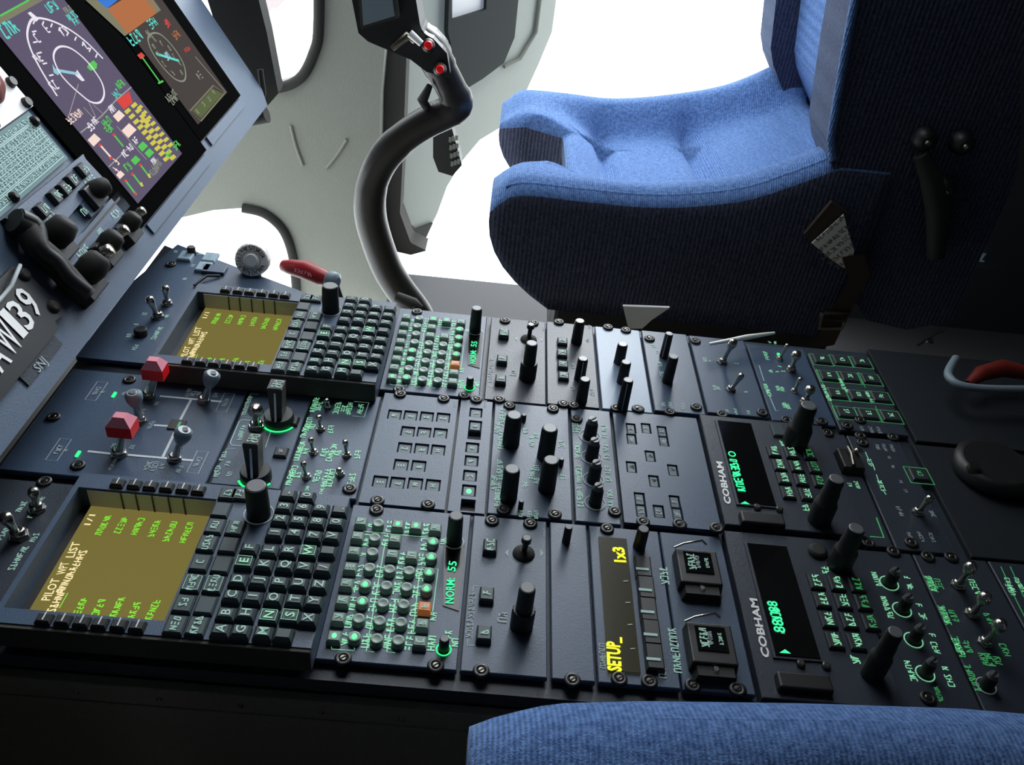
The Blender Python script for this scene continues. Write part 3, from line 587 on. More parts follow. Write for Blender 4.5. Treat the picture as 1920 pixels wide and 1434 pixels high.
mb = MB(); c = G(*R5(925, 283)); mb.box(c+V((0, 0, .0006)), .0022, .0012, .0006, 'green_lit', CF); part('status_light', mb, p5, 'lit green bar')
toggle(p5, R5(930, 310), R5(985, 215), .020, .0018); toggle(p5, R5(1000, 380), R5(1042, 265), .026, .0028, 'big'); toggle(p5, R5(1020, 510), R5(1065, 425), .018, .0018); toggle(p5, R5(1085, 580), R5(1130, 482), .022, .0028, 'big')
gk = [(1192, 315), (1315, 322), (1437, 332), (1235, 418), (1365, 427), (1495, 437), (1288, 528), (1420, 540), (1556, 550), (1342, 645), (1480, 655), (1617, 668)]
def leg(mb):
    Q5 = lambda a, b: G(*R5(a, b)); m = 'leg_deep'
    for a, b in gk: mb.frame(G(*R5(a, b)), .0098, .0108, .0009, m, CF)
    for a, b, c, d in ((1160, 370, 1300, 690), (1285, 385, 1345, 500), (1420, 390, 1465, 488), (1525, 600, 1575, 705), (1340, 505, 1375, 575)): mb.ribbon([Q5(a, b), Q5(c, d)], .0007, n3, m)
    L(mb, R5, [(1205, 485, 3), (1225, 530, 4), (1240, 558, 2), (1315, 450, 4), (1330, 485, 3), (1350, 508, 2), (1480, 530, 3), (1505, 565, 2), (1660, 668, 1)], 'leg_green'); L(mb, R5, [(1445, 742, 3, .003), (1500, 748, 4, .003), (1550, 752, 4, .003)], 'leg_grey')
p6, r = module('outlined_key_panel', 'dark panel with twelve square keys outlined in green, far row aft end', 'key panel', ((1516, 658), (1637, 680), (1702, 820), (1568, 803)), 'plate_dark', leg=leg, screws=[R5(1350, 725), R5(1430, 690)])
for a, b in gk: c = G(*R5(a, b)); keycap(p6, c, .0078, .0086, .0025, 'key_dark', legend=2, lm='leg_green', lh=.0040)
# ================================================================ two radios
def radio(kind):
    Z = R6 if kind == 'far' else R7; up = kind == 'far'
    q = ((1309, 783), (1550, 803), (1610, 1010), (1357, 993)) if up else ((1363, 1001), (1603, 1020), (1665, 1330), (1414, 1322))
    lab = ('radio with black display showing one long green line, middle row aft', 'radio with black display showing a short green line, near row beside the blue seat')[not up]
    M = lambda a, b, z=0: G(*Z(a, b), z)
    r = rectof(q)
    def leg(mb):
        M = lambda a, b: G(*Z(a, b), .004)
        global BOLD
        BOLD = .035
        if up: textspan(mb, 'COBHAM', M(195, 790), M(130, 485), .0052, 'white', n3); pts = [(570, 350), (728, 812)]
        else: textspan(mb, 'COBHAM', M(285, 870), M(200, 490), .0052, 'white', n3); pts = [(642, 305), (835, 880)]
        BOLD = .012
        for a, b in pts: squig(mb, M(a, b), 2, .005, 'leg_green', CF, a)
    root, r = module('radio_control_unit', lab, 'radio', None, 'plate_dark', rect=r, leg=leg, z=.004, t=.008, group='radio units marked in pale letters')
    global RX
    if up: RX = r[1]
    # display in a raised frame
    c = [M(a, b, .006) for a, b in (((100, 182), (345, 208), (512, 795), (248, 775)) if up else ((150, 128), (405, 155), (602, 872), (312, 845)))]
    x0, x1, y0, y1 = (c[0].x+c[3].x)/2, (c[1].x+c[2].x)/2, (c[2].y+c[3].y)/2, (c[0].y+c[1].y)/2
    mb = MB(); mb.box(V(((x0+x1)/2, (y0+y1)/2, .0047)), (x1-x0)/2+.002, (y1-y0)/2+.002, .0007, 'plate_dark'); mb.box(V(((x0+x1)/2, (y0+y1)/2, .0056)), (x1-x0)/2, (y1-y0)/2, .0004, 'disp_black')
    D = lambda a, b: M(a, b, .0062)
    if up: squig(mb, D(262, 655), 3, .0065, 'teal_text', CF, 2, w=.014); squig(mb, D(232, 560), 5, .0065, 'teal_text', CF, 9, w=.022); squig(mb, D(215, 500), 3, .006, 'teal_text', CF, 11, w=.013); text(mb, 'O', D(200, 428), .0068, 'teal_text')
    else: text(mb, '88', D(340, 665), .0080, 'teal_text', CF, .011); squig(mb, D(322, 590), 3, .0065, 'teal_text', CF, 3, w=.011); text(mb, '88', D(305, 540), .0075, 'teal_text', CF, .010); mb.rect(D(370, 708), .0006, .0012, 'leg_pale')
    d = D(295, 778) if up else D(383, 828); mb.add([d+V((.0005, .0020, 0)), d+V((.004, -.0012, 0)), d+V((-.004, -.0012, 0))][::-1], [(0, 1, 2)], 'teal_text')
    part('display', mb, root, 'black window with green characters')
    ks = [(500, 418), (625, 428), (752, 438), (540, 518), (662, 526), (790, 535), (570, 612), (695, 622), (825, 632), (602, 715), (735, 728)] if up else [(580, 388), (712, 398), (840, 408), (618, 505), (752, 515), (882, 522), (657, 632), (792, 640), (930, 650), (700, 765), (838, 775)]
    for i, (a, b) in enumerate(ks):
        k = M(a, b, .004); g = i in (2, 5, 8); o = keycap(root, k, .0072, .0058, .003, 'key_dark', legend=3, lm='leg_deep' if g else 'leg_green', lh=.0048)
    # black latch handle near the bottom of the display
    hh = [(215, 870), (560, 860), (575, 985), (300, 1000)] if up else [(300, 970), (655, 955), (690, 1150), (345, 1130)]
    w = [M(a, b, .004) for a, b in hh]; hx = (w[1].x+w[2].x-w[0].x-w[3].x)/4; ct = sum(w, V((0, 0, 0)))/4
    if up: ct.y += .001
    else: ct.y = max(ct.y, r[2]+.012)
    mb = MB(); mb.box(ct+V((0, 0, .003)), hx, .0065, .003, 'black', WF, .96); part('latch', mb, root, bevel=.0015)
    for a, b in ((380, 815), (540, 830)) if up else ((482, 912), (645, 925)):
        p = M(a, b, .004); mb = MB(); mb.lathe(p, [(.0030, 0), (.0030, .002), (.0020, .0028)], 14, 'steel_dark'); part('screw', mb, root, origin=p)
    screw(Z(90, 965) if up else Z(75, 1075), root, z=.004)
    if up:
        knob(root, Z(755, 75), .048, 34, style='tall', z0=.004); knob(root, Z(955, 605), .050, 32, style='tall', z0=.004, name='selector_knob'); k = M(530, 265, .004); keycap(root, k, .009, .006, .003, 'key', legend=None, name='rocker_key')
    else:
        mb = MB(); p = M(590, 190, .004); mb.lathe(p, [(.0075, 0), (.0075, .0025), (.005, .004)], 20, 'rubber'); part('jack_cap', mb, root, origin=p)
        knob(root, Z(843, 35), .045, 33, style='tall', z0=.004, name='selector_knob'); knob(root, Z(1095, 700), .050, 32, style='tall', z0=.004)
    return root
radio('far'); radio('near')
# middle row behind the upper radio: guarded switch unit
def leg(mb):
    L(mb, R6, [(830, 385, 3), (890, 560, 3), (1050, 648, 2, .003), (1100, 650, 4, .003), (1035, 900, 3), (1070, 875, 3)], 'leg_green')
    Q6 = lambda a, b: G(*R6(a, b)); mb.ribbon([Q6(1240, 885), Q6(1295, 1030), Q6(1195, 1022)], .0012, n3, 'leg_deep')
gs, r = module('bracket_panel', 'narrow black panel with a metal bracket and green corner line, aft of the middle-row radio', 'control panel', ((1553, 806), (1592, 812), (1668, 1030), (1612, 1012)), 'plate_dark', leg=leg, screws=[R6(890, 280), R6(1180, 1070)], rect=(RX+.0006, G(1592, 812).x*.5+G(1668, 1030).x*.5, .150, .292))
mb = MB(); c = G(*R6(1010, 500)); c.x = max(c.x, RX+.012); mb.box(c+V((0, 0, .004)), .010, .014, .004, 'black', WF, .9); part('bracket', mb, gs, bevel=.001)
mb = MB(); mb.tube([c+V((-.002, -.012, .010)), c+V((-.001, .0, .0125)), c+V((.0, .012, .010))], .0016, 'steel_dark'); mb.lathe(c+V((.008, .008, .008)), [(.004, 0), (.004, .003), (.002, .0045)], 14, 'steel'); part('bracket_pin', mb, gs, 'bright metal pin')

# middle row aft: transponder style panel
def leg(mb):
    L(mb, R6, [(1250, 378, 3, .003), (1300, 382, 4, .003), (1355, 386, 4, .003), (1330, 452, 2, .0025), (1358, 518, 2, .0025), (1415, 628, 2, .0025), (1450, 692, 2, .0025), (1410, 840, 4), (1645, 860, 3), (1480, 1018, 4, .0028), (1560, 1022, 5, .0028), (1640, 1028, 5, .0028)], 'leg_grey')
    Q6 = lambda a, b: G(*R6(a, b)); mb.ribbon([Q6(1160, 412), Q6(1185, 470)], .0007, n3, 'leg_green'); mb.ribbon([Q6(1215, 500), Q6(1230, 545)], .0007, n3, 'leg_green'); mb.ribbon([Q6(1240, 575), Q6(1255, 620)], .0007, n3, 'leg_green'); mb.ribbon([Q6(1290, 690), Q6(1310, 720)], .0007, n3, 'leg_green')
    L(mb, R6, [(1195, 490, 4), (1275, 655, 5)], 'leg_green', .0035)
    c = G(*R6(1545, 583)); mb.frame(c, .0105, .0105, .0010, 'leg_deep', CF)
tp, r = module('single_toggle_panel', 'dark green-lettered panel with one toggle and one outlined square key', 'control panel', ((1595, 815), (1700, 826), (1782, 1040), (1670, 1030)), 'plate_dark', leg=leg, screws=[R6(1125, 300), R6(1140, 350), R6(1490, 1070), R6(1360, 310)])
keycap(tp, G(*R6(1545, 583)), .0078, .0078, .0025, 'key_dark', legend=2, lm='leg_deep', lh=.004)
toggle(tp, R6(1535, 850), R6(1635, 735), .026, .0024, 'bat')
mb = MB(); plate(mb, (G(1745, 900).x, .62, .148, .288), 'matt_black', 0, .004); single('console_side_plate', mb, 'plain dark plate aft of the single-toggle panel in the middle row', 'panel')
# ================================================================ near row aft of the joystick panel
M3 = lambda a, b, z=0: G(*Z3(a, b), z)
mb = MB(); rb = (G(1029, 1019).x+.0004, G(1108, 1100).x, .004, .1465)
bp, r = module('blank_panel', 'plain blank blue-grey plate in the near row between joystick panel and yellow-text display', 'panel', None, rect=rb, screws=[Z3(290, 1260)])
knob(bp, Z3(265, 110), .016, 16, name='mounting_stud')
q = ((1112, 985), (1237, 992), (1280, 1318), (1135, 1300)); r0 = rectof(q); r0 = (rb[1]+.0005, r0[1], .004, .1465)
kk = [(815, 432), (837, 588), (853, 752), (876, 922), (898, 1105)]
def leg(mb):
    squig(mb, M3(515, 1075), 7, .0035, 'leg_grey', CF, 4); squig(mb, M3(965, 1205), 2, .005, 'leg_grey', CF, 4); mb.ribbon([M3(660, 1195), M3(800, 1207)], .0016, n3, 'leg_grey')
sat, r = module('text_display_unit', 'narrow unit with an upright dark screen showing bright yellow text', 'display unit', None, rect=(r0[0], r0[1], .004, .1465), leg=leg, screws=[Z3(640, 1250), Z3(865, 1270), Z3(550, 130)])
c = [M3(a, b, .001) for a, b in ((500, 190), (692, 197), (805, 1200), (545, 1185))]; x0, x1, y0, y1 = (c[0].x+c[3].x)/2, (c[1].x+c[2].x)/2, (c[2].y+c[3].y)/2, (c[0].y+c[1].y)/2
mb = MB(); mb.box(V(((x0+x1)/2, (y0+y1)/2, .0008)), (x1-x0)/2, (y1-y0)/2, .0007, 'disp_olive'); D = lambda a, b: M3(a, b, .0018)
BOLD = .04; textspan(mb, 'SETUP_', D(655, 1195), D(640, 935), .0088, 'yellow_text', n3); textspan(mb, '1x3', D(690, 378), D(672, 265), .0085, 'yellow_text', n3); BOLD = .012
for a, b in ((690, 517), (705, 677), (722, 842), (742, 1022)): mb.ribbon([D(a-18, b), D(a+18, b-3)], .0008, n3, 'leg_grey')
part('display', mb, sat, 'dark olive screen with bright yellow text')
for a, b in kk:
    p = M3(a, b); p.z = 0; keycap(sat, p, .0105, .0062, .005, 'black', name='soft_key'); mb = MB(); t = M3(a, b-8, .0053); mb.ribbon([t-V((.0048, 0, 0)), t+V((.0048, 0, 0))], .0022, n3, 'placard_text', .0002); part('key_mark', mb, sat)
knob(sat, Z3(825, 125), .020, 24, name='brightness_knob')
def leg(mb): squig(mb, M3(975, 475), 4, .0055, 'leg_pale', CF, 3); squig(mb, M3(1058, 1030), 9, .0050, 'leg_pale', CF, 4)
pl, r = module('data_card_panel', 'panel with two clear hinged covers over black sockets, near row', 'socket panel', None, rect=(r0[1], G(1360, 1000).x*.5+G(1412, 1320).x*.5, .004, .1465), leg=leg, screws=[Z3(1090, 95), Z3(1375, 120), Z3(1190, 1300), Z3(1530, 1330)])
for (a, b), (la, lb) in (((1215, 470), (1150, 270)), ((1310, 1045), (1250, 790))):
    c = M3(a, b); c.z = 0; mb = MB(); mb.box(c+V((0, 0, .005)), .0165, .0175, .005, 'black', WF, .94); s = part('socket_box', mb, pl, bevel=.0012)
    mb = MB(); t = c+V((0, .003, .0104)); mb.box(t, .0105, .0100, .0004, 'disp_black'); squig(mb, t+V((-.0055, 0, .0005)), 5, .005, 'leg_pale', CF, a, w=.016); squig(mb, t+V((-.001, 0, .0005)), 5, .003, 'leg_grey', CF, a+1, w=.012); squig(mb, t+V((.006, 0, .0005)), 5, .0025, 'leg_pale', CF, a+2, w=.010); part('cover_label', mb, s)
    mb = MB(); mb.box(c+V((0, -.021, .004)), .0145, .0045, .004, 'rubber', WF, .85); mb.lathe(c+V((0, -.0195, .008)), [(.0025, 0), (.0018, .0012)], 12, 'steel'); part('cover_hinge', mb, s)
    mb = MB(); e = c+V((0, .018, .0115)); mb.tube([e+V((-.017, -.003, 0)), e+V((-.010, .0, .002)), e+V((.004, .003, .004)), e+V((.008, .002, .001))], .0009, 'steel', 8); part('wire_clip', mb, s, 'bright wire clip')
# near row aft of the lower radio: two columns
def leg(mb):
    L(mb, R7, [(968, 362, 4), (1040, 545, 6), (1190, 955, 5), (1168, 352, 1), (1188, 412, 2), (1243, 532, 1), (1268, 602, 2), (1328, 725, 1), (1350, 805, 3), (1412, 938, 1), (1440, 1015, 3)], 'leg_green', .0042); L(mb, R7, [(1370, 1102, 5, .003)], 'leg_deep')
ka, r = module('ringed_knob_panel', 'dark panel with four knobs in pale ring outlines, near row aft of the radio', 'knob panel', ((1606, 1022), (1712, 1035), (1822, 1300), (1668, 1318)), 'plate_dark', leg=leg, rect=(G(1603, 1020).x*.5+G(1665, 1330).x*.5+.0005, G(1760, 1150).x, .004, .1465), screws=[R7(1080, 190), R7(1300, 1130)])
for a, b in ((1100, 300), (1185, 470), (1262, 665), (1340, 880)): knob(ka, R7(a, b), .016, 24, style='slot', ring=1.35, ringm='leg_green')
def leg(mb):
    L(mb, R7, [(1312, 385, 4), (1330, 400, 4), (1370, 395, 3), (1600, 412, 4), (1405, 580, 4), (1412, 610, 4), (1465, 600, 3), (1695, 620, 3), (1490, 780, 4), (1498, 810, 4), (1552, 795, 3), (1795, 818, 3), (1585, 995, 6), (1660, 880, 3), (1700, 882, 3), (1750, 888, 2)], 'leg_deep', .0045)
    L(mb, R7, [(1320, 392, 4), (1410, 595, 4), (1495, 795, 4), (1600, 412, 4)], 'leg_green', .0045)
kb, r = module('triple_toggle_panel', 'dark panel with three large bright-tipped toggles in a column, near row aft end', 'switch panel', None, 'plate_dark', leg=leg, rect=(G(1760, 1150).x+.0005, G(1893, 1130).x, .004, .1465), screws=[R7(1300, 222), R7(1450, 225)])
for (a, b), (c, d) in (((1490, 405), (1590, 268)), ((1580, 590), (1682, 465)), ((1665, 775), (1782, 638))): toggle(kb, R7(a, b), R7(c, d), .034, .0026, 'big')
knob(kb, R7(1730, 970), .014, 26, style='slot', ring=1.3, ringm='leg_grey')
def leg(mb):
    for o in (0, 60): mb.ribbon([G(*R7(1770+o, 282)), G(*R7(1850+o, 460)), G(*R7(1940+o, 640))], .0008, n3, 'leg_deep')
    L(mb, R7, [(1830, 400, 5), (1890, 400, 5), (1830, 430, 4)], 'leg_green')
kc, r = module('aft_corner_panel', 'black panel with green lettering cut by the right edge of the photo', 'control panel', None, 'plate_dark', leg=leg, rect=(G(1893, 1130).x+.0005, .62, .004, .1465), screws=[])
# ================================================================ front corner panels
def leg(mb):
    Q = lambda a, b: G(*Z5(a, b)); squig(mb, Q(125, 1385), 7, .004, 'leg_pale', CF, 5); L(mb, Z5, [(145, 1040, 4), (20, 1225, 4), (232, 1248, 3), (275, 990, 2), (205, 1108, 1), (285, 1050, 2)], 'leg_pale')
np_, r = module('dimming_switch_panel', 'small panel with two silver toggles in the near front corner of the console', 'switch panel', None, 'plate_dark', rect=(-.371, -.2915, .004, .141), leg=leg, screws=[Z5(300, 875)])
toggle(np_, Z5(250, 1060), Z5(222, 925), .026, .0030, 'bat'); toggle(np_, Z5(130, 1240), Z5(25, 1095), .026, .0034, 'bat')
P4 = lambda a, b, z=0: G(*Z4(a, b), z)
mb = MB(); top = [V((-.371, .300, 0)), V((-.2965, .300, 0)), V((-.2965, .436, 0)), V((-.198, .4365, 0)), V((-.195, .4475, 0)), G(440, 499), G(333, 458), V((-.371, .44, 0))]
top[5].y = min(top[5].y, .50); mb.prism(top, V((0, 0, -.004)), 'plate')
for a, b in ((248, 650),): squig(mb, P4(a, b), 7, .004, 'leg_pale', CF, 5)
L(mb, Z4, [(170, 530, 2), (310, 545, 2), (110, 740, 3), (120, 595, 1), (365, 140, 2), (515, 152, 2), (420, 310, 2), (475, 228, 2), (72, 665, 2)], 'leg_pale')
mb.ribbon([P4(275, 715), P4(315, 675)], .0008, n3, 'leg_pale')
fr = thing('forward_corner_panel', 'wide flared plate at the far front corner with three grey buttons and two toggles', 'switch panel', V((-.28, .4, -.004)))
part('faceplate', mb, fr)
for a, b in ((432, 178), (582, 188), (543, 246)): keycap(fr, P4(a, b), .0095, .0075, .004, 'key_blue', name='push_button', legend=3, lm='leg_grey', lh=.003)
screw(Z4(335, 222), fr); knob(fr, Z4(460, 108), .010, 16, name='small_knob')
toggle(fr, Z4(255, 550), Z4(197, 425), .028, .0030, 'bat'); toggle(fr, Z4(312, 470), Z4(300, 355), .024, .0028, 'bat')
mb = MB(); c = P4(150, 660); mb.lathe(c, [(.0062, 0), (.0062, .006), (.005, .007)], 18, 'black'); part('dimmer_knob', mb, fr, origin=c)
mb = MB(); mb.tube([P4(480, 350, .002), P4(560, 290, .004), P4(640, 290, .002)], .0014, 'black', 8); part('cable_loop', mb, fr)
mb = MB(); c = P4(610, 262); mb.box(c+V((0, 0, .002)), .012, .008, .002, 'plate'); part('raised_pad', mb, fr, bevel=.0008)
# silver engraved knob and red handle at the far edge of the console
c0 = Yp(*Z4(842, 190), .475); d = (CAM-c0).normalized(); X = V((0, 0, 1)).cross(d).normalized(); FK = (X, d.cross(X), d); d2 = (d*.75+V((-.1, -.55, .1))).normalized()
X = V((0, 0, 1)).cross(d2).normalized(); FK = (X, d2.cross(X), d2); R_ = 32*(c0-CAM).dot(RR[2])/FPX
sk = thing('engraved_knob', 'round silver knob with engraved ring text behind the far keypad unit', 'knob', V((c0.x, c0.y, c0.z-.03)))
mb = MB(); mb.lathe(c0-d2*.012, [(R_*.92, 0), (R_, .002), (R_, .012), (R_*.93, .015)], 40, 'silver', FK, flute=.02); mb.lathe(c0+d2*.003, [(R_*.90, 0), (R_*.88, .0005)], 40, 'cream', FK)
mb.ring(c0+d2*.0036, R_*.50, R_*.54, 'trim_grey', FK); mb.lathe(c0+d2*.0035, [(R_*.38, 0), (R_*.34, .0025)], 30, 'silver', FK)
r_ = random.Random(3)
for i in range(22):
    a = math.radians(20+i*15); u = FK[0]*math.cos(a)+FK[1]*math.sin(a); t = FK[2].cross(u); squig(mb, c0+d2*.0036+u*(R_*.72), 1, R_*.22, 'trim_dark', (t*-1, u, FK[2]), i)
part('knob_head', mb, sk, origin=c0); mb = MB(); mb.tube([c0-d2*.012, V((c0.x, c0.y+.01, -.07))], .006, 'black', 14); part('shaft', mb, sk)
rh = thing('red_lever', 'red lever handle with grey end beside the far edge of the console', 'lever', V((-.19, .49, -.1)))
a, b = Yp(528, 497, .50), Yp(628, 527, .475); e = b-a; up = V((0, 0, 1))
mb = MB(); mb.tube([a, a+e*.03, a+e*.18+up*.001, a+e*.45+up*.003, a+e*.75, a+e*.88], [.0045, .0065, .0085, .0105, .0095, .0075], 'red_dark', 18); squig(mb, a+e*.45+V((0, -.0108, .006)), 7, .004, 'red_pale', ((e.normalized()), V((0, .5, .8)), V((0, -.8, .5))), 3); part('grip', mb, rh)
mb = MB(); mb.tube([a+e*.86, a+e*.93, b+e*.03, b+e*.06], [.0078, .0105, .0095, .005], 'grey_cap', 18); part('grip_end', mb, rh, 'grey rounded end'); mb = MB(); mb.tube([a+e*.95, b+V((.004, .004, -.03)), b+V((.004, .03, -.10))], .006, 'black', 12); part('lever_arm', mb, rh)
# ================================================================ instrument panel
def ppoly(pts, h=0): return [PP(*p, h) for p in pts]
ip = thing('instrument_panel', 'slate blue instrument panel facing aft across the left of the photo', 'instrument panel', V((-.36, .3, 0)))
pb = PO.copy()
def pp(y, d, h=0): return V((PO.x, y, PO.z))+PU*d+PN*h
mb = MB(); mb.prism([pp(-.45, 0), pp(.845, 0), pp(.862, .02), pp(.862, .32), pp(-.45, .32)], PN*-.03, 'panel_blue'); part('panel_face', mb, ip, bevel=.006)
mb = MB(); mb.prism([pp(-.45, -.004, -.034), pp(.84, -.004, -.034), pp(.84, .32, -.034), pp(-.45, .32, -.034)], PN*-.12, 'black'); part('panel_back', mb, ip)
mb = MB(); mb.box(V((-.44, -.03, -.22)), .015, .455, .18, 'black'); single('footwell_bulkhead', mb, 'black bulkhead seen through the dark gap between instrument panel and console', 'bulkhead')
mb = MB(); mb.prism([pp(-.5, .325, .035), pp(.90, .325, .035), pp(.90, .36, -.2), pp(-.5, .36, -.2)], V((0, 0, .03)), 'rubber'); part('glareshield', mb, ip, bevel=.01)
PNv = PN
def gfx(mb, pts, w, m, closed=False, h=.0052): mb.ribbon([PP(*p, h) for p in pts], w, PN, m, .0001, closed)
def blob(mb, pts, m, h=.0052): mb.add([PP(*p, h) for p in pts], [tuple(range(len(pts)))], m)
q1 = zs(0, 0, 0, 3.677)
def qz(mb, pts, m, h=.0052): blob(mb, [q1(*p) for p in pts], m, h)
def sqz(mb, a, b, n, h, m, F=PF, w=None): squig(mb, PP(*q1(a, b), .0053), n, h, m, F, a, .0001, w)
def spline(pts, k=5, closed=False):
    out = []; N = len(pts)
    for i in range(N if closed else N-1):
        g_ = lambda j: pts[j % N] if closed else pts[max(0, min(N-1, j))]
        p0, p1, p2, p3 = g_(i-1), g_(i), g_(i+1), g_(i+2)
        for s in range(k):
            t = s/k; out.append(tuple(.5*((2*b)+(-a+c)*t+(2*a-5*b+4*c-d)*t*t+(-a+3*b-3*c+d)*t**3) for a, b, c, d in zip(p0, p1, p2, p3)))
    if not closed: out.append(pts[-1])
    return out
def rc(pts, h): return [PP(*q1(*p), h) for p in pts]
def yd(p): return p.y, (p-PO).dot(PU)
# large display units
def display(name, label, y0, y1, d0, d1, sy0, sy1, sd0, m, draw):
    c = pp((y0+y1)/2, (d0+d1)/2); root = thing(name, label, 'display', c, 'large displays on the instrument panel'); mb = MB()
    mb.prism([pp(y0, d0, .004), pp(y1, d0, .004), pp(y1, d1, .004), pp(y0, d1, .004)], PN*-.0035, 'bezel_black'); part('bezel', mb, root, bevel=.001)
    mb = MB(); mb.prism([pp(sy0, sd0, .005), pp(sy1, sd0, .005), pp(sy1, d1-.01, .005), pp(sy0, d1-.01, .005)], PN*-.0008, m); draw(mb); part('screen', mb, root)
    mb = MB(); mb.prism([pp(y0+.02, d0-.013, .0025), pp(y1-.004, d0-.013, .0025), pp(y1-.004, d0-.002, .0025), pp(y0+.02, d0-.002, .0025)], PN*-.002, 'panel_blue'); part('lower_trim', mb, root, bevel=.0008)
a_ = [yd(PP(*p, .005)) for p in ((0, 79), (128, 0), (340, 286), (261, 383))]; b_ = [yd(PP(*p, .005)) for p in ((169, 14), (305, 0), (427, 174), (371, 232))]
print('scr', a_, b_)
def draw1(mb):
    gfx(mb, spline([(107, 180), (88, 150), (68, 115), (55, 85), (51, 62), (57, 40), (68, 34), (90, 37), (115, 47), (140, 62), (165, 82), (193, 110)]), .0022, 'g_white')
    gfx(mb, spline([(101, 112), (103, 95), (115, 87), (135, 92), (160, 112), (180, 137), (192, 158), (195, 178), (187, 192), (170, 191), (150, 176), (130, 158), (113, 138)], closed=True), .0020, 'g_white', True)
    for i, (a, b) in enumerate([(65, 38), (82, 40), (98, 44), (113, 51), (128, 60), (143, 69), (157, 79), (170, 90), (182, 101), (60, 60), (62, 80), (70, 100), (80, 120), (92, 142)]): gfx(mb, [(a, b), (a-3, b+7) if i < 9 else (a+8, b-2)], .0014, 'g_white')
    for a, b, k in ((320, 195, 1), (440, 215, 2), (590, 310, 1), (255, 262, 1), (260, 400, 2), (370, 590, 2)): sqz(mb, a, b, k, .0075, 'g_white')
    for a, b in ((300, 500), (420, 470), (540, 520)): pass
    qz(mb, [(370, 470), (540, 500), (540, 520), (370, 490)], 'g_sky'); qz(mb, [(360, 440), (385, 480), (420, 490), (400, 520), (370, 500)], 'g_sky'); qz(mb, [(530, 480), (585, 555), (565, 560), (520, 520)], 'g_white')
    qz(mb, [(610, 440), (645, 415), (670, 440), (665, 475), (625, 488), (600, 465)], 'g_green'); qz(mb, [(190, 90), (210, 80), (270, 130), (250, 150)], 'g_white')
    sqz(mb, 355, 45, 3, .008, 'g_cyan'); sqz(mb, 465, 65, 3, .006, 'g_dim'); sqz(mb, 495, 110, 4, .006, 'g_cyan'); sqz(mb, 520, 150, 2, .006, 'g_cyan'); sqz(mb, 60, 200, 3, .011, 'g_cyan')
    qz(mb, [(0, 170), (300, 0), (210, 0), (0, 105)], 'lcd_tan'); gfx(mb, [q1(0, 110), q1(200, 0)], .0016, 'g_green')
    # engine page below
    gfx(mb, [q1(555, 915), q1(700, 800), q1(800, 690), q1(905, 600)], .0012, 'g_line'); gfx(mb, [q1(575, 740), q1(660, 830)], .001, 'g_line'); gfx(mb, [q1(640, 720), q1(705, 780)], .001, 'g_line'); gfx(mb, [q1(610, 700), q1(660, 810)], .001, 'g_line')
    gfx(mb, [q1(750, 1150), q1(880, 1025)], .0011, 'g_line'); gfx(mb, [q1(805, 870), q1(905, 985), q1(1010, 1100)], .0011, 'g_line'); gfx(mb, [q1(540, 580), q1(520, 830)][:1]+[q1(470, 810)], .0008, 'g_line')
    for a, b, k, h, m in ((490, 820, 3, .006, 'g_pink'), (535, 785, 3, .006, 'g_pink'), (620, 870, 2, .007, 'g_white'), (655, 835, 2, .006, 'g_white'), (735, 840, 3, .007, 'g_green'), (750, 890, 3, .006, 'g_green'), (770, 750, 2, .007, 'g_white'), (830, 580, 3, .007, 'g_green'), (800, 645, 3, .006, 'g_cyan'), (935, 970, 2, .006, 'g_white'), (895, 1015, 2, .006, 'g_white'), (860, 1060, 2, .006, 'g_white'), (800, 1110, 1, .007, 'g_pink'), (800, 1170, 1, .007, 'g_pink'), (1060, 1110, 2, .006, 'g_white'), (1080, 1140, 4, .007, 'g_dim'), (1065, 1175, 4, .006, 'g_dim'), (1215, 1000, 3, .007, 'g_green'), (1160, 1060, 3, .006, 'g_green'), (880, 1150, 2, .007, 'g_green')): sqz(mb, a, b, k, h, m)
    for (a, b), s, m in (((650, 965), 46, 'g_pink'), ((820, 800), 42, 'g_pink'), ((890, 900), 52, 'g_pink'), ((830, 1205), 30, 'g_pink'), ((985, 1010), 36, 'g_green'), ((1030, 1055), 34, 'g_green'), ((935, 1105), 34, 'g_green')): qz(mb, [(a-s, b), (a, b-s), (a+s, b-s*.1), (a-s*.1, b+s)], m)
    qz(mb, [(800, 690), (890, 630), (915, 705), (855, 755)], 'g_red')
    for c_, (a, b, n_) in enumerate(((880, 765, 10), (925, 725, 4), (985, 830, 9))): 
        for i in range(n_): 
            u, w = a+i*29.5, b+i*36.5
            if u < 1215: qz(mb, [(u-25, w+3), (u+6, w-23), (u+25, w-3), (u-6, w+23)], 'g_yellow')
    for i in range(8): u, w = 920+i*30+45, 742+i*37-2; qz(mb, [(u-22, w+3), (u+5, w-20), (u+22, w-3), (u-6, w+20)], 'g_yellow')
    for (a, b), (c, d), m in (((690, 1000), (765, 1085), 'g_pink'), ((785, 930), (850, 1010), 'g_green'), ((865, 1245), (940, 1345), 'g_green'), ((915, 1200), (980, 1285), 'g_green'), ((970, 1140), (1035, 1225), 'g_green')):
        gfx(mb, [q1(a, b), q1(c, d)], .0030, m, h=.00525)
    for a, b in ((765, 1090), (690, 1000), (865, 1245), (935, 1335), (912, 1200), (968, 1138), (785, 930)): qz(mb, [(a-13, b), (a, b-13), (a+13, b), (a, b+13)], 'g_red', .0054)
    for a, b in ((975, 1275), (1028, 1215)): qz(mb, [(a-13, b-10), (a+2, b-22), (a+15, b+8), (a, b+12)], 'g_yellow', .0054)
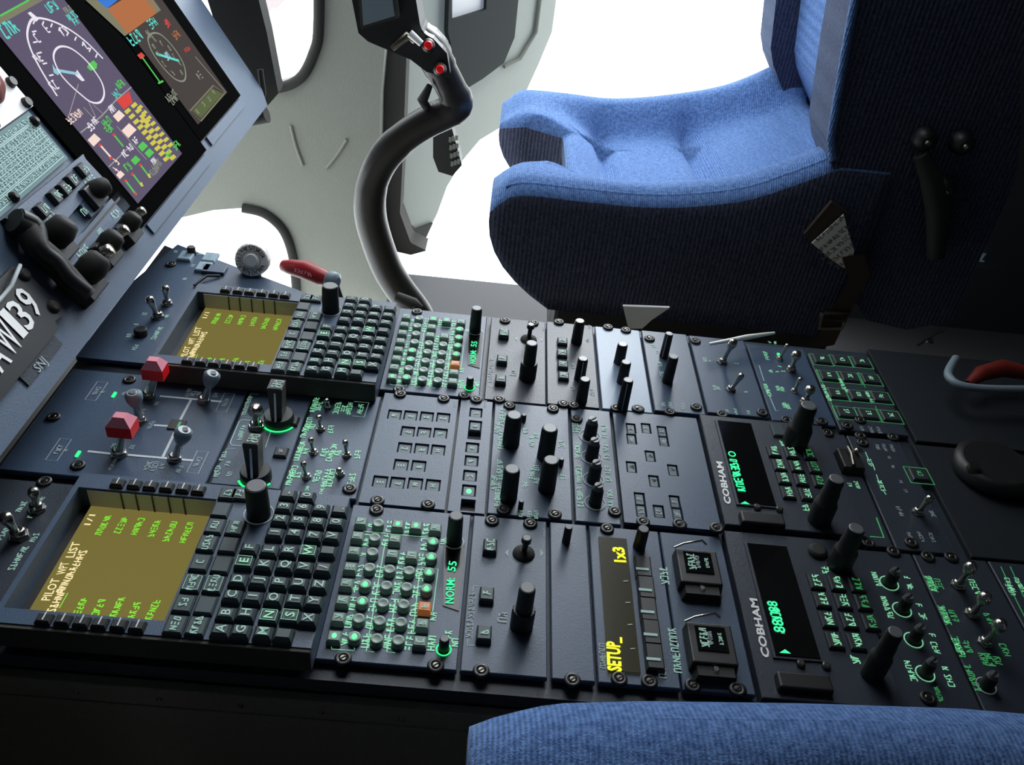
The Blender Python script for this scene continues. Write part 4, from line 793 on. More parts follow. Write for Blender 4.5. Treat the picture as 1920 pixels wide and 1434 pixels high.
def draw2(mb):
    qz(mb, [(670, 0), (810, 0), (740, 60)], 'lcd_blue'); qz(mb, [(740, 60), (890, -30), (1060, 0), (1080, 90), (880, 235)], 'lcd_brown'); qz(mb, [(590, 0), (670, 0), (740, 60), (880, 235), (860, 250)], 'lcd_tan'); qz(mb, [(1000, 0), (1060, 0), (1110, 70), (1080, 90)], 'lcd_tan')
    gfx(mb, spline([q1(*p) for p in ((1020, 270), (1050, 230), (1110, 240), (1190, 320), (1260, 430), (1280, 520), (1260, 560), (1200, 540), (1120, 460), (1050, 360))], closed=True), .0020, 'g_dim', True)
    for i, (a, b) in enumerate(((1065, 270), (1115, 300), (1165, 330), (1200, 390), (1240, 440), (1250, 500), (1190, 500), (1130, 440), (1090, 370), (1060, 320))): sqz(mb, a, b, 1, .006, 'g_dim')
    gfx(mb, [q1(1075, 370), q1(1235, 420)], .0034, 'g_cyan'); sqz(mb, 1150, 385, 2, .008, 'g_sky'); sqz(mb, 1025, 235, 1, .009, 'g_dim')
    sqz(mb, 1050, 160, 3, .009, 'g_cyan'); sqz(mb, 930, 260, 4, .010, 'g_cyan'); sqz(mb, 1150, 160, 2, .008, 'g_red'); sqz(mb, 1215, 240, 3, .008, 'lcd_brown'); sqz(mb, 1290, 340, 5, .004, 'g_red')
    gfx(mb, [q1(980, 395), q1(1105, 570)], .0028, 'g_green'); qz(mb, [(945, 380), (975, 360), (1000, 385), (970, 410)], 'g_red'); gfx(mb, [q1(1090, 575), q1(1125, 558)], .002, 'g_green')
    gfx(mb, [q1(1345, 390), q1(1560, 640)], .0016, 'g_dim'); sqz(mb, 1375, 520, 2, .008, 'g_dim'); sqz(mb, 1180, 660, 5, .007, 'g_dim'); sqz(mb, 1200, 690, 4, .006, 'g_dim')
    gfx(mb, [q1(*p) for p in ((1310, 765), (1470, 590), (1550, 640), (1385, 835))], .0016, 'lcd_tan', True); qz(mb, [(1325, 765), (1465, 610), (1535, 645), (1385, 815)], 'placard_green')
    for a, b in ((1360, 770), (1400, 715), (1470, 635), (1440, 680)): sqz(mb, a, b, 1, .006, 'g_dim', w=.006)
mat('placard_green', (.05, .06, .03), .4, emit=(.12, .15, .06), es=.8)
seam = yd(PP(392, 286, .004)); L0 = yd(PP(235, 398, .004))
display('display_unit', 'nearer large screen with compass rose and yellow warning list, lower left one', a_[3][0]-.028, seam[0]-.001, seam[1]+.004, .30, a_[3][0], a_[2][0], (a_[2][1]+a_[3][1])/2, 'lcd_purple', draw1)
display('display_unit', 'farther large screen with brown and blue horizon and small dial, by the windscreen post', seam[0]+.001, b_[2][0]+.030, b_[2][1]-.014, .30, b_[3][0], b_[2][0], (b_[2][1]+b_[3][1])/2, 'lcd_dim', draw2)
# checklist placard and stand-by instrument
q6 = zs(0, 0, 130, 4.096); PZ = lambda a, b, h=0: PP(*q6(a, b), h)
pc = yd(PZ(240, 330)); pd = yd(PZ(500, 690)); 
cl = thing('checklist_placard', 'pale green placard printed with rows of fine text, left of the nearer screen', 'placard', pp(pd[0]-.07, pd[1]))
Q = lambda p: yd(PP(*p, .002)); T0, T1, T2 = Q((57, 218)), Q((118, 298)), Q((28, 375))
mb = MB(); y1 = T1[0]+.004; y0 = T2[0]-.08; d0 = (T1[1]+T2[1])/2-.002; d1 = T0[1]+.004
mb.prism([pp(y0, d0, .004), pp(y1, d0, .004), pp(y1, d1, .004), pp(y0, d1, .004)], PN*-.0035, 'placard')
for i in range(11):
    d = d0+.007+(d1-d0-.012)*i/10; w = (y1-y0)-.008
    if i in (1, 9): mb.ribbon([pp(y0+.003, d, .004), pp(y1-.003, d, .004)], .0022, PN, 'placard_text')
    else:
        mb.ribbon([pp(y0+.003, d-.0035, .004), pp(y1-.003, d-.0035, .004)], .0008, PN, 'placard_text'); squig(mb, pp((y0+y1)/2, d, .0041), 34, .0034, 'placard_text', PF, i, w=w)
part('placard_sheet', mb, cl)
for p in ((64, 228), (25, 370)): mb = MB(); mb.lathe(PP(*p, .004), [(.005, 0), (.004, .003), (.002, .0045)], 14, 'black', PF); part('screw', mb, cl)
sb = thing('warning_dome', 'dark red dome on a white plate with black screws, cut by the left edge', 'dome', PP(5, 190, .003))
c = PP(-14, 176, .004); mb = MB(); mb.prism([c+PF[0]*x+PF[1]*y for x, y in ((-.034, -.024), (.034, -.024), (.034, .03), (-.034, .03))], PN*-.003, 'white'); part('mounting_plate', mb, sb, bevel=.002)
mb = MB(); k = c+PF[1]*.010+PF[0]*-.004; mb.lathe(k, [(.019, 0), (.019, .004), (.015, .010), (.008, .013)], 32, 'red_deep', PF); part('dome', mb, sb, 'dark red dome')
for x, y in ((.028, -.019), (-.028, -.019), (.030, .0)): mb = MB(); mb.lathe(c+PF[0]*x+PF[1]*y, [(.005, 0), (.004, .004)], 12, 'black', PF); part('screw', mb, sb)
# switch strip under the placard
A, B = yd(PZ(630, 650)), yd(PZ(320, 1260)); C_, D_ = yd(PZ(100, 1100)), yd(PZ(780, 830))
mb = MB(); ss = thing('button_strip', 'raised blue strip with five small dark buttons below the checklist placard', 'switch panel', pp(C_[0], C_[1]))
mb.prism([PZ(40, 1140, .006), PZ(300, 1275, .006), PZ(480, 1190, .006), PZ(790, 830, .006), PZ(660, 690, .006), PZ(640, 650, .006)], PN*-.0055, 'panel_blue')
for a, b in ((680, 840), (375, 1150)): squig(mb, PZ(a, b, .0062), 4, .006, 'placard_text', PF, a, .0001)
part('strip_body', mb, ss)
for a, b in ((620, 782), (540, 862), (480, 925), (410, 985), (310, 1090)):
    p = PZ(a, b, .006); mb = MB(); mb.cap(p-PF[0]*.001, .0052, .0062, .005, 'key_dark', PF); squig(mb, p+PN*.0052+PF[0]*.001, 2, .0055, 'leg_pale', PF, a, .0001); part('button', mb, ss)
tw = thing('lower_switch_panel', 'blue panel with printed words and green square below the button strip', 'switch panel', PZ(700, 1250))
mb = MB(); mb.prism([PZ(470, 1370, .004), PZ(640, 1250, .004), PZ(905, 930, .004), PZ(1000, 1050, .004), PZ(560, 1600, .004)], PN*-.0035, 'panel_blue')
mb.ribbon([PZ(530, 1440, .0042), PZ(920, 985, .0042)], .0022, PN, 'black', .0001)
for a, b, k in ((890, 1110, 3), (770, 1250, 2), (640, 1400, 4)): squig(mb, PZ(a, b, .0042), k, .006, 'placard_text', PF, a, .0001)
part('panel_plate', mb, tw)
mb = MB(); mb.cap(PZ(690, 1050, .003), .014, .008, .003, 'plate', PF); squig(mb, PZ(700, 1020, .0062), 2, .007, 'leg_deep', PF, 3, .0001); squig(mb, PZ(650, 1090, .0062), 2, .006, 'leg_pale', PF, 4, .0001); part('indicator', mb, tw)
# black lever knobs on the panel
q2 = zs(0, 0, 300, 3.1175); PL = lambda a, b, h=0: PP(*q2(a, b), h)
def lever(pa, pb_, h, r, label, tip=None):
    a, b = PL(*pa, .006), PL(*pb_, h); e = b-a; root = thing('landing_light_lever' if 0 else 'control_lever', label, 'lever', a, None)
    mb = MB(); mb.tube([a-PN*.006, a+e*.1, a+e*.5, a+e*.9, b], [r*.7, r, r*1.15, r*.95, r*.6], 'rubber', 16); part('grip', mb, root)
    mb = MB(); mb.box(a+PF[1]*-.004, r*1.7, r*1.5, .006, 'black', PF, .85); part('base_block', mb, root, bevel=.001)
    if tip: t = PL(*tip, h*.8); mb = MB(); mb.lathe(t, [(r*.55, -.004), (r*.5, .003), (r*.2, .004)], 16, 'steel', PF); part('tip', mb, root, 'bright metal tip')
lever((520, 190), (640, 140), .020, .008, 'black lever grip just below the nearer screen, topmost of five')
lever((300, 480), (400, 350), .026, .011, 'stout black lever grip below the button strip')
lever((480, 690), (600, 560), .026, .011, 'lowest black lever, with a bright metal tip beside it', (632, 530))
lever((600, 520), (690, 430), .024, .009, 'middle black lever with a bright metal ring tip', (725, 410))
lever((730, 400), (800, 320), .022, .008, 'black lever with a silver end right beneath the nearer screen corner', (825, 300))
mb = MB(); mb.tube(spline([tuple(PL(a, b, .0125)) for a, b in ((80, 350), (160, 400), (200, 490), (290, 570), (360, 650), (440, 740), (500, 800))], 4), [.010]*25, 'rubber', 12)
mb.tube(spline([tuple(PL(a, b, .0165)) for a, b in ((110, 330), (210, 390), (240, 520), (330, 600), (400, 690), (500, 770))], 4), [.007]*21, 'black', 12); single('cable_bundle', mb, 'thick black cable bundle running down beside the levers', 'cable')
# black name plate
npl = thing('name_plate', 'black plate lettered in large white characters at the left edge', 'plate', PP(30, 620, .001)); mb = MB()
k = yd(PP(112, 585)); k0 = yd(PP(28, 505)); mb.prism([pp(-.10, k[1]-.006, .006), pp(k[0]-.022, k[1]-.006, .006), pp(k[0]-.018, k[1]+.0, .006), pp(k[0]-.002, k[1]-.002, .006), pp(k[0]+.003, k[1]+.008, .006), pp(k[0]-.002, k[1]+.016, .006), pp(k[0]-.002, k0[1]-.004, .006), pp(k[0]-.010, k0[1]+.004, .006), pp(-.10, k0[1]+.004, .006)], PN*-.005, 'black')
TZ = zs(0, 0, 470, 4.945); TP = lambda a, b: PP(*TZ(a, b), .0065); hh = (TP(200, 345)-TP(345, 605)); e9 = TP(345, 600); e1 = TP(215, 790); step = (e9-e1)/2
BOLD = .05
for i, ch in enumerate('931WA'):
    c = (TP(262, 470), TP(190, 590), TP(120, 670), TP(48, 800), TP(-60, 960))[i]; text(mb, ch, c, abs(hh.dot(PU))*1.12, 'white', PF, (.0120, .0125, .0080, .019, .016)[i]*1.0)
part('plate_body', mb, npl); BOLD = .012
for p in ((45, 515), (100, 575)): mb = MB(); mb.lathe(PP(*p, .006), [(.006, 0), (.005, .002), (.003, .003)], 16, 'rubber', PF); part('screw', mb, npl)
mb = MB(); mb.tube([PP(-30, 590, .006), PP(0, 562, .008), PP(22, 535, .010), PP(28, 520, .012), PP(38, 497, .010)], .0016, 'paint_white', 10); single('white_wire', mb, 'thin bright wire curving above the black lettered plate', 'wire')
mb = MB(); a, b = yd(PP(48, 710)), yd(PP(100, 645)); dm = (a[1]+b[1])/2; mb.prism([pp(a[0]-.004, dm-.005, .0015), pp(b[0]+.006, dm-.005, .0015), pp(b[0]+.006, dm+.006, .0015), pp(a[0]-.004, dm+.006, .0015)], PN*-.0012, 'plate_dark'); text(mb, 'SNJ', PP(75, 683, .0018), .0070, 'leg_grey', PF); single('label_strip', mb, 'small black label strip with grey letters on the blue panel', 'label')
# windscreen post beside the panel, with a lever at its foot
def W(pts, y, th, m, off=None): 
    mb = MB(); mb.prism([Yp(*p, y) for p in pts][::-1], off or V((0, th, 0)), m); return mb
mb = W([(370, -60), (470, -60), (500, 60), (522, 175), (500, 200), (470, 205), (430, 130)], .90, .03, 'rubber'); single('windscreen_post', mb, 'black sloping post right of the far display', 'post', bevel=.004)
hl = thing('grab_lever', 'dark lever with pale tip hanging below the windscreen post', 'lever', Yp(480, 215, .87)); mb = MB(); mb.tube([Yp(488, 130, .87), Yp(494, 175, .865), Yp(484, 212, .86)], [.004, .004, .004], 'rubber'); part('arm', mb, hl); mb = MB(); mb.tube([Yp(456, 226, .86), Yp(500, 214, .86)], [.009, .012], 'rubber', 14); mb.tube([Yp(462, 219, .850), Yp(488, 209, .850)], .004, 'grey_cap', 10); part('handle', mb, hl)
# ================================================================ side wall, windows, door
YW = 1.15
wall = [(588, -80), (597, 0), (597, 60), (588, 100), (570, 138), (545, 158), (515, 165), (440, 170), (330, 300), (270, 420), (340, 408), (400, 394), (455, 390), (495, 400), (528, 428), (545, 465), (553, 510), (558, 560), (558, 640), (790, 640), (725, 470), (718, 400), (712, 300), (714, 180), (720, 110), (735, -80)]
mb = W(wall, YW, .05, 'trim_grey'); struct('wall_starboard_front', mb, bevel=.004)
for nm, pts, lab in (('trim_1', [(598, -60), (597, 60), (588, 100), (570, 138), (545, 158), (512, 166)], 0), ('trim_2', [(455, 390), (495, 400), (528, 428), (545, 465), (553, 510), (558, 580)], 0)):
    mb = MB(); mb.tube(spline([tuple(Yp(*p, YW-.003)) for p in pts], 4), [.009]*((len(pts)-1)*4+1), 'rubber', 10); struct(nm, mb)
mb = MB()
mb.tube(spline([tuple(Yp(*p, YW-.001)) for p in ((545, 235), (555, 275), (568, 310))], 4), [.003]*9, 'trim_grey', 8); mb.tube(spline([tuple(Yp(*p, YW-.001)) for p in ((650, 262), (632, 290), (612, 315))], 4), [.003]*9, 'trim_grey', 8)
struct('trim_3', mb)
mb = MB(); e = [Yp(*p, YW+.02) for p in ((380, -80), (600, -80), (600, 170), (380, 175))][::-1]; mb.prism(e, V((0, .004, 0)), 'pane_glass'); struct('window_1', mb)
mb = MB(); e = [Yp(*p, YW+.02) for p in ((250, 380), (560, 380), (560, 640), (200, 640))][::-1]; mb.prism(e, V((0, .004, 0)), 'pane_glass'); struct('window_2', mb)
# door post with dark seal
mb = W([(724, 90), (745, 70), (762, 110), (755, 300), (750, 400), (770, 455), (800, 470), (770, 478), (735, 470), (722, 430), (716, 330)], 1.19, .05, 'trim_dark'); struct('door_1_seal' if 0 else 'trim_4', mb, bevel=.004)
# open forward-hinged door
h0 = Yp(735, 300, 1.22); dn = V((.62, -.78, 0)).normalized(); DP = lambda a, b, o=0: onplane(a, b, h0-dn*0+dn*o, dn)
# plane containing the vertical hinge line and swung outwards
dn = V((-.62, .62, 0)).normalized(); DP = lambda a, b, o=0: onplane(a, b, h0-dn*o, dn)
dr = [(722, -80), (722, 250), (716, 330), (722, 420), (745, 462), (772, 462), (800, 440), (820, 400), (838, 350), (868, 300), (900, 262), (945, 235), (985, 175), (1010, 120), (1035, 60), (1043, 0), (1046, -80)]
door = thing('cabin_door', 'pale grey cabin door standing open beyond the curved stick', 'door', DP(780, 470)); 
mb = MB(); mb.prism([DP(*p) for p in dr][::-1], dn*.04, 'door_grey'); part('door_panel', mb, door, bevel=.006)
mb = MB(); mb.prism([DP(*p, .012) for p in ((845, -80), (840, 60), (852, 110), (872, 168), (905, 148), (945, 118), (965, 70), (972, 0), (975, -80), (915, -80), (912, 18), (848, 38))][::-1], dn*.011, 'pocket'); part('door_pocket', mb, door, 'dark pocket', bevel=.003)
mb = MB(); mb.prism([DP(*p, .004) for p in ((848, 34), (912, 16), (912, -60), (848, -60))][::-1], dn*.003, 'white'); part('quarter_window', mb, door, 'window with outside brightness painted white')  # opaque white sheet stands in for daylight through the window
mb = MB(); mb.tube([DP(1020, -60, .004), DP(1005, 60, .004), DP(975, 110, .004), DP(945, 125, .004)], .004, 'trim_grey', 8); part('edge_moulding', mb, door)
mb = MB(); mb.prism([DP(*p, .006) for p in ((724, 340), (745, 300), (752, 400), (780, 430), (812, 418), (795, 455), (770, 470), (738, 468), (722, 430))][::-1], dn*.005, 'trim_dark'); part('lower_seal', mb, door, 'dark brown lower seal')
# keypad handset
hs = thing('keypad_handset', 'black handset with a keypad hung on the open door beneath the stick', 'handset', Yp(835, 330, 1.05)); a = [Yp(*p, 1.02) for p in ((812, 240), (845, 232), (866, 310), (848, 330), (822, 322), (812, 295))][::-1]
mb = MB(); mb.prism(a, V((-.0, .03, 0)), 'black'); part('handset_body', mb, hs, bevel=.003)
for i in range(4):
    for j in range(3): c = Yp(847+j*6-3+i*1.2, 262+i*15-j*2, 1.018); mb = MB(); mb.box(c, .0022, .0012, .0040, 'trim_grey'); part('handset_key', mb, hs)
# ================================================================ cyclic stick
cy = thing('cyclic_stick', 'black curved control stick with two red buttons, rising in front of the blue seat', 'control stick', V((-.06, .84, -.40)))
path = [(800, 625), (782, 585), (752, 545), (727, 505), (706, 450), (694, 400), (696, 350), (714, 305), (745, 268), (785, 238), (826, 216)]
pts = spline([tuple(Yp(*p, .80)) for p in path], 4); pts = [V((.0, .79, -.40)), V((-.03, .80, -.33))]+[V(p) for p in pts]
mb = MB(); mb.tube(pts, [.023]*(len(pts)-16)+[.022]*8+[.021]*8, 'stick_black', 20); part('curved_tube', mb, cy)
mb = MB(); gp = spline([tuple(Yp(*p, .80)) for p in ((815, 222), (846, 206), (855, 188), (838, 150), (822, 120), (806, 92), (785, 75))], 4); gp = [V(p) for p in gp]
mb.tube(gp, [.021]*4+[.0225]*6+[.020]*5+[.022]*(len(gp)-15), 'stick_black', 20); part('grip', mb, cy)
mb = MB(); mb.prism([Yp(*p, .775) for p in ((648, -60), (672, 62), (690, 78), (770, 112), (800, 135), (846, 148), (838, 100), (812, 72), (790, 60), (770, -60))][::-1], V((0, .05, 0)), 'black'); part('grip_head', mb, cy, bevel=.008)
mb = MB(); mb.prism([Yp(*p, .763) for p in ((668, -60), (676, 55), (748, 34), (735, -60))][::-1], V((0, .012, 0)), 'trim_dark'); mb.prism([Yp(*p, .7618) for p in ((674, -60), (681, 48), (740, 30), (727, -60))][::-1], V((0, .001, 0)), 'grey_cap'); part('head_plate', mb, cy, 'grey flat plate', bevel=.001)
mb = MB(); mb.tube([Yp(735, 90, .765), Yp(765, 66, .765), Yp(778, 78, .765)], [.004, .006, .004], 'steel_dark', 12); mb.tube([Yp(768, 62, .76), Yp(790, 82, .76)], [.005, .004], 'silver', 10); part('trigger_switch', mb, cy, 'metal switch')
for p in ((803, 85), (825, 130)):
    c = Yp(*p, .770); d = (CAM-c).normalized()*1; X = V((0, 0, 1)).cross(d).normalized(); FB = (X, d.cross(X), d); mb = MB(); mb.lathe(c, [(.0085, -.014), (.0085, .003), (.006, .006)], 20, 'black', FB); mb.lathe(c+d*.004, [(.0056, 0), (.0056, .004), (.004, .006)], 20, 'red', FB); part('push_button', mb, cy, 'red round button')
mb = MB(); mb.tube([Yp(800, 200, .79), Yp(792, 188, .785), Yp(806, 160, .785)], [.006, .007, .004], 'rubber', 12); part('lower_trigger', mb, cy)
# foot pedal clamp at stick foot seen over the console edge
mb = MB(); mb.tube([Yp(745, 556, .56), Yp(775, 570, .55), Yp(790, 578, .55)], [.006, .008, .004], 'rubber', 12); mb.tube([Yp(775, 570, .55), Yp(775, 570, .55)+V((.0, -.06, -.03)), V((-.10, .445, -.06))], .004, 'rubber', 8); single('stick_clamp', mb, 'small dark clamp at the foot of the curved stick above the console edge', 'clamp')
# ================================================================ seats
def seat(name, label, mirror=False, y0=.62, y1=1.03, px=True):
    NU, NV = 26, 24
    def crest(u, side):
        P_ = [(935, 338), (985, 322), (1100, 336), (1240, 346), (1380, 334), (1470, 308), (1560, 280)] if side == 0 else [(958, 182), (985, 170), (1060, 176), (1150, 186), (1260, 178), (1370, 158), (1450, 122)]
        S_ = spline(P_, 6); p = S_[min(len(S_)-1, int(u*(len(S_)-1)+.5))]; return Yp(*p, y0 if side == 0 else y1)
    return crest
def sm(a, b, t): t = max(0, min(1, (t-a)/(b-a))); return t*t*(3-2*t)
cr0 = [Yp(*p, .645) for p in spline([(932, 336), (985, 322), (1100, 334), (1240, 345), (1380, 333), (1470, 306), (1568, 268)], 6)]
cr1 = [Yp(*p, 1.03) for p in spline([(958, 180), (985, 170), (1060, 176), (1150, 186), (1260, 178), (1370, 158), (1480, 110)], 6)]
def interp(cr, x):
    if x <= cr[0].x: return cr[0].z
    for a, b in zip(cr, cr[1:]):
        if a.x <= x <= b.x: return a.z+(b.z-a.z)*(x-a.x)/(b.x-a.x+1e-9)
    return cr[-1].z
def cushion(y0, y1, zf, x0=-.012, x1=.44, notch=True, zb=-.095, sx=0):
    NU, NV = 40, 30; mb = MB(); top = []
    w = y1-y0
    def X(u, v):
        xf = x0
        if notch: xf = x0+.095*sm(.20, .27, v)*(1-sm(.66, .73, v))
        return xf+(x1-xf)*u
    grid = {}
    for i in range(NU+1):
        for j in range(NV+1):
            u, v = i/NU, j/NV; x = X(u, v); y = y0+w*v; z = zf(x, v)
            pan = sm(.08, .24, v)*(1-sm(.80, .92, v)); dep = pan*(.012+.042*sm(.03, .2, x-x0))
            tuft = 0
            for xs, ww in ((.155, .010), (.285, .010)): tuft += .016*math.exp(-((x-x0-xs)/ww)**2)*pan
            z -= dep+tuft-.010*pan*abs(math.sin((x-x0-.02)/.13*math.pi))
            z -= .014*max(0, 1-(x-X(0, v))/.025)**2
            z -= .010*max(0, 1-v/.05)**2+.010*max(0, 1-(1-v)/.05)**2
            grid[i, j] = V((x, y, z))
    vs = []; idx = {}
    for k, p in grid.items(): idx[k] = len(vs); vs.append(p)
    fs = [(idx[i, j], idx[i+1, j], idx[i+1, j+1], idx[i, j+1]) for i in range(NU) for j in range(NV)]
    loop = [(i, 0) for i in range(NU)]+[(NU, j) for j in range(NV)]+[(i, NV) for i in range(NU, 0, -1)]+[(0, j) for j in range(NV, 0, -1)]
    prev = [idx[k] for k in loop]; low = []
    for t in (.04, .12, .25, .4, .55, .7, .85, 1.0):
        cur = []
        for (i, j) in loop:
            p = grid[i, j]; z = p.z+(zb-p.z)*t; fr = max(0, 1-(p.x-x0)/.20); x = p.x+fr*(.085*t**1.9-.006*math.sin(math.pi*t))
            v = j/NV; y = p.y+(-1 if v < .5 else 1)*(0 if 0 < j < NV else .012*math.sin(math.pi*min(1, .15+t*.8)))
            cur.append(len(vs)); vs.append(V((x, y, z)))
        n_ = len(loop)
        q_ = [(prev[a], cur[a], cur[(a+1) % n_], prev[(a+1) % n_]) for a in range(n_)]; prev = cur
        if t > .1: low += q_
        else: fs += q_
    low.append(tuple(prev)); mb.add(vs, fs+low, 'seat_blue', True)
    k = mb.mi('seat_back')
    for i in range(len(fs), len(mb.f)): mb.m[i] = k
    return mb, grid
seat1 = thing('pilot_seat', 'blue fabric pilot seat facing left, with cushion, backrest and white tag, beyond the console', 'seat', V((.2, .83, -.40)))
mb, gr = cushion(.62, 1.05, lambda x, v: interp(cr0, x)*(1-v)+interp(cr1, x)*v); part('seat_cushion', mb, seat1)
mb = MB(); mb.tube([V((p.x, .628, interp(cr0, p.x)-.008)) for p in cr0[3:]], .0028, 'seat_blue', 8); part('piping', mb, seat1)
mb = MB(); mb.box(V((.27, .84, -.135)), .19, .19, .038, 'black'); part('seat_base', mb, seat1, bevel=.01)
mb = MB(); mb.box(V((.30, .84, -.286)), .13, .13, .113, 'rubber', WF, .7); part('seat_pedestal', mb, seat1, bevel=.008)
# backrest: two side wings and a recessed centre
side = [(1604, -120), (1597, 0), (1580, 90), (1565, 180), (1552, 262), (1556, 300), (1582, 372), (1590, 430), (1600, 560), (1625, 600), (1700, 618), (1790, 600), (1840, 480), (1880, 390), (1905, 330), (1915, 240), (1912, 150), (1925, 60), (1960, -120)]
sp = [Yp(*p, .615) for p in side]; sp[0] = V((.275, .615, .80)); sp[-1] = V((.42, .615, .80))
mb = MB(); mb.prism(sp[::-1], V((0, .085, 0)), 'seat_back'); part('near_wing', mb, seat1, bevel=.014)
mb = MB(); mb.prism([V((p.x+.015, 0.985, p.z)) for p in sp][::-1], V((0, .075, 0)), 'seat_back'); part('far_wing', mb, seat1, bevel=.014)
mb = MB(); mb.prism([V((p.x+(.050 if i < 10 else -.02), .70, p.z)) for i, p in enumerate(sp)][::-1], V((0, .285, 0)), 'seat_blue'); part('back_cushion', mb, seat1, bevel=.012)
mb = MB(); mb.tube([V((p.x+.004, .617, p.z)) for p in sp[:6]], .0045, 'seat_blue', 10); part('wing_piping', mb, seat1, 'lighter blue edge piping')
for p in ((1730, 258), (1800, 265), (1765, 350)): mb = MB(); c = Yp(*p, .612); mb.lathe(c, [(.014, 0), (.012, .012), (.006, .016)], 18, 'black', (V((1, 0, 0)), V((0, 0, 1)), V((0, -1, 0)))); mb.lathe(c+V((0, -.016, 0)), [(.003, 0), (.002, .002)], 10, 'steel_dark', (V((1, 0, 0)), V((0, 0, 1)), V((0, -1, 0)))); part('adjustment_knob', mb, seat1)
mb = MB(); mb.tube([Yp(*p, .60) for p in ((1725, 290), (1745, 330), (1760, 400), (1755, 480))], [.008, .012, .014, .010], 'rubber', 12); part('recline_handle', mb, seat1)
# shoulder harness, flap and tag
mb = MB(); mb.prism([Yp(*p, .602) for p in ((1560, 378), (1590, 400), (1588, 412), (1526, 462), (1508, 440))][::-1], V((0, .006, 0)), 'strap'); part('tag_flap', mb, seat1, 'dark brown flap')
mb = MB(); mb.prism([Yp(*p, .598) for p in ((1582, 402), (1592, 440), (1602, 470), (1592, 508), (1560, 488), (1522, 456))][::-1], V((0, .0015, 0)), 'tag_white')
TX = (Yp(1582, 402, .5978)-Yp(1522, 456, .5978)).normalized(); TF = (TX, V((0, -1, 0)).cross(TX), V((0, -1, 0)))
for i, (a, b, k) in enumerate(((1556, 428, 9), (1562, 448, 10), (1569, 462, 10), (1576, 476, 8), (1584, 490, 5))): squig(mb, Yp(a, b, .5978), k, .0055, 'trim_grey', TF, i, .0003)
part('care_tag', mb, seat1, 'cream tag with lines of print')
hb = thing('seat_belt', 'dark seat belt strap with silver buckle hanging below the seat back', 'belt', Yp(1570, 640, .59)); mb = MB(); ps = [Yp(*p, .592) for p in ((1600, 480), (1612, 520), (1590, 560), (1568, 600), (1545, 650))]
for a, b in zip(ps, ps[1:]):
    w_ = V((.012, 0, .004)); mb.add([a-w_, a+w_, b+w_, b-w_], [(0, 1, 2, 3)], 'strap'); mb.add([v+V((0, .002, 0)) for v in (a-w_, a+w_, b+w_, b-w_)], [(3, 2, 1, 0)], 'strap')
part('strap', mb, hb); mb = MB(); c = Yp(1562, 600, .586); fr_ = [c+V((x, 0, z)) for x, z in ((-.016, .010), (.016, .013), (.014, -.010), (-.014, -.013))]; mb.tube(fr_+[fr_[0]], .0030, 'steel_dark', 8); mb.tube([c+V((-.014, -.002, 0)), c+V((.014, -.002, .002))], .0022, 'black', 8); part('buckle', mb, hb, 'silver buckle')
sh = thing('shoulder_harness', 'dark harness strap on the inner side of the seat backrest', 'harness', Yp(1530, 100, .95)); mb = MB(); mb.prism([Yp(*p, .965) for p in ((1518, -60), (1550, -60), (1545, 40), (1535, 60), (1526, 95), (1520, 95), (1528, 45))][::-1], V((0, .006, 0)), 'strap'); part('strap', mb, sh); mb = MB(); c = Yp(1534, 50, .960); mb.lathe(c, [(.012, 0), (.010, .006)], 16, 'steel_dark', (V((1, 0, 0)), V((0, 0, 1)), V((0, -1, 0)))); part('fitting', mb, sh)
# port seat bolster in the foreground
seat2 = thing('pilot_seat', 'blue fabric seat cushion edge in the bottom right foreground, nearest the camera', 'seat', V((.25, -.3, -.40)))
zc2 = [Yp(*p, -.115) for p in ((960, 1345), (1060, 1322), (1250, 1316), (1600, 1320), (1915, 1330))]
def zport(x, v):
    return interp(zc2, x)-.022
mb, gr = cushion(-.52, -.095, lambda x, v: zport(x, v), x0=.008, x1=.45, zb=-.06, notch=False); part('seat_cushion', mb, seat2)
mb = MB(); mb.box(V((.23, -.31, -.10)), .17, .17, .035, 'black'); part('seat_base', mb, seat2, bevel=.01); mb = MB(); mb.box(V((.25, -.31, -.268)), .12, .12, .131, 'rubber', WF, .7); part('seat_pedestal', mb, seat2, bevel=.008)
mb = MB(); mb.tube([V((x, -.108, zport(x, 1)-.004)) for x in [.09+i*.02 for i in range(17)]], .0022, 'seat_blue', 8); part('piping', mb, seat2)
# ================================================================ clutter aft of the console
mb = MB(); mb.prism([Yp(*p, .56) for p in ((1168, 574), (1256, 577), (1222, 600), (1204, 616), (1178, 616))][::-1], V((0, .004, 0)), 'white'); single('pale_card', mb, 'small pale card standing under the blue seat beside the console edge', 'card')
bt = thing('blue_hose_handle', 'curved pale blue tube around a dark red object, on the right', 'handle', Yp(1850, 720, .5)); mb = MB(); T_ = [G(*p, .03) for p in ((1792, 672), (1781, 690), (1779, 706), (1800, 722), (1850, 729), (1930, 730), (1990, 728))]; mb.tube(spline([tuple(t) for t in T_], 4), .0040, 'g_tube' if 0 else 'grey_cap', 12); part('tube', mb, bt)
mb = MB(); mb.tube([G(1815, 720, .022), G(1840, 700, .026), G(1880, 690, .028), G(1925, 700, .026)], [.004, .008, .009, .007], 'red_deep', 14); part('red_core', mb, bt, 'dark red body')
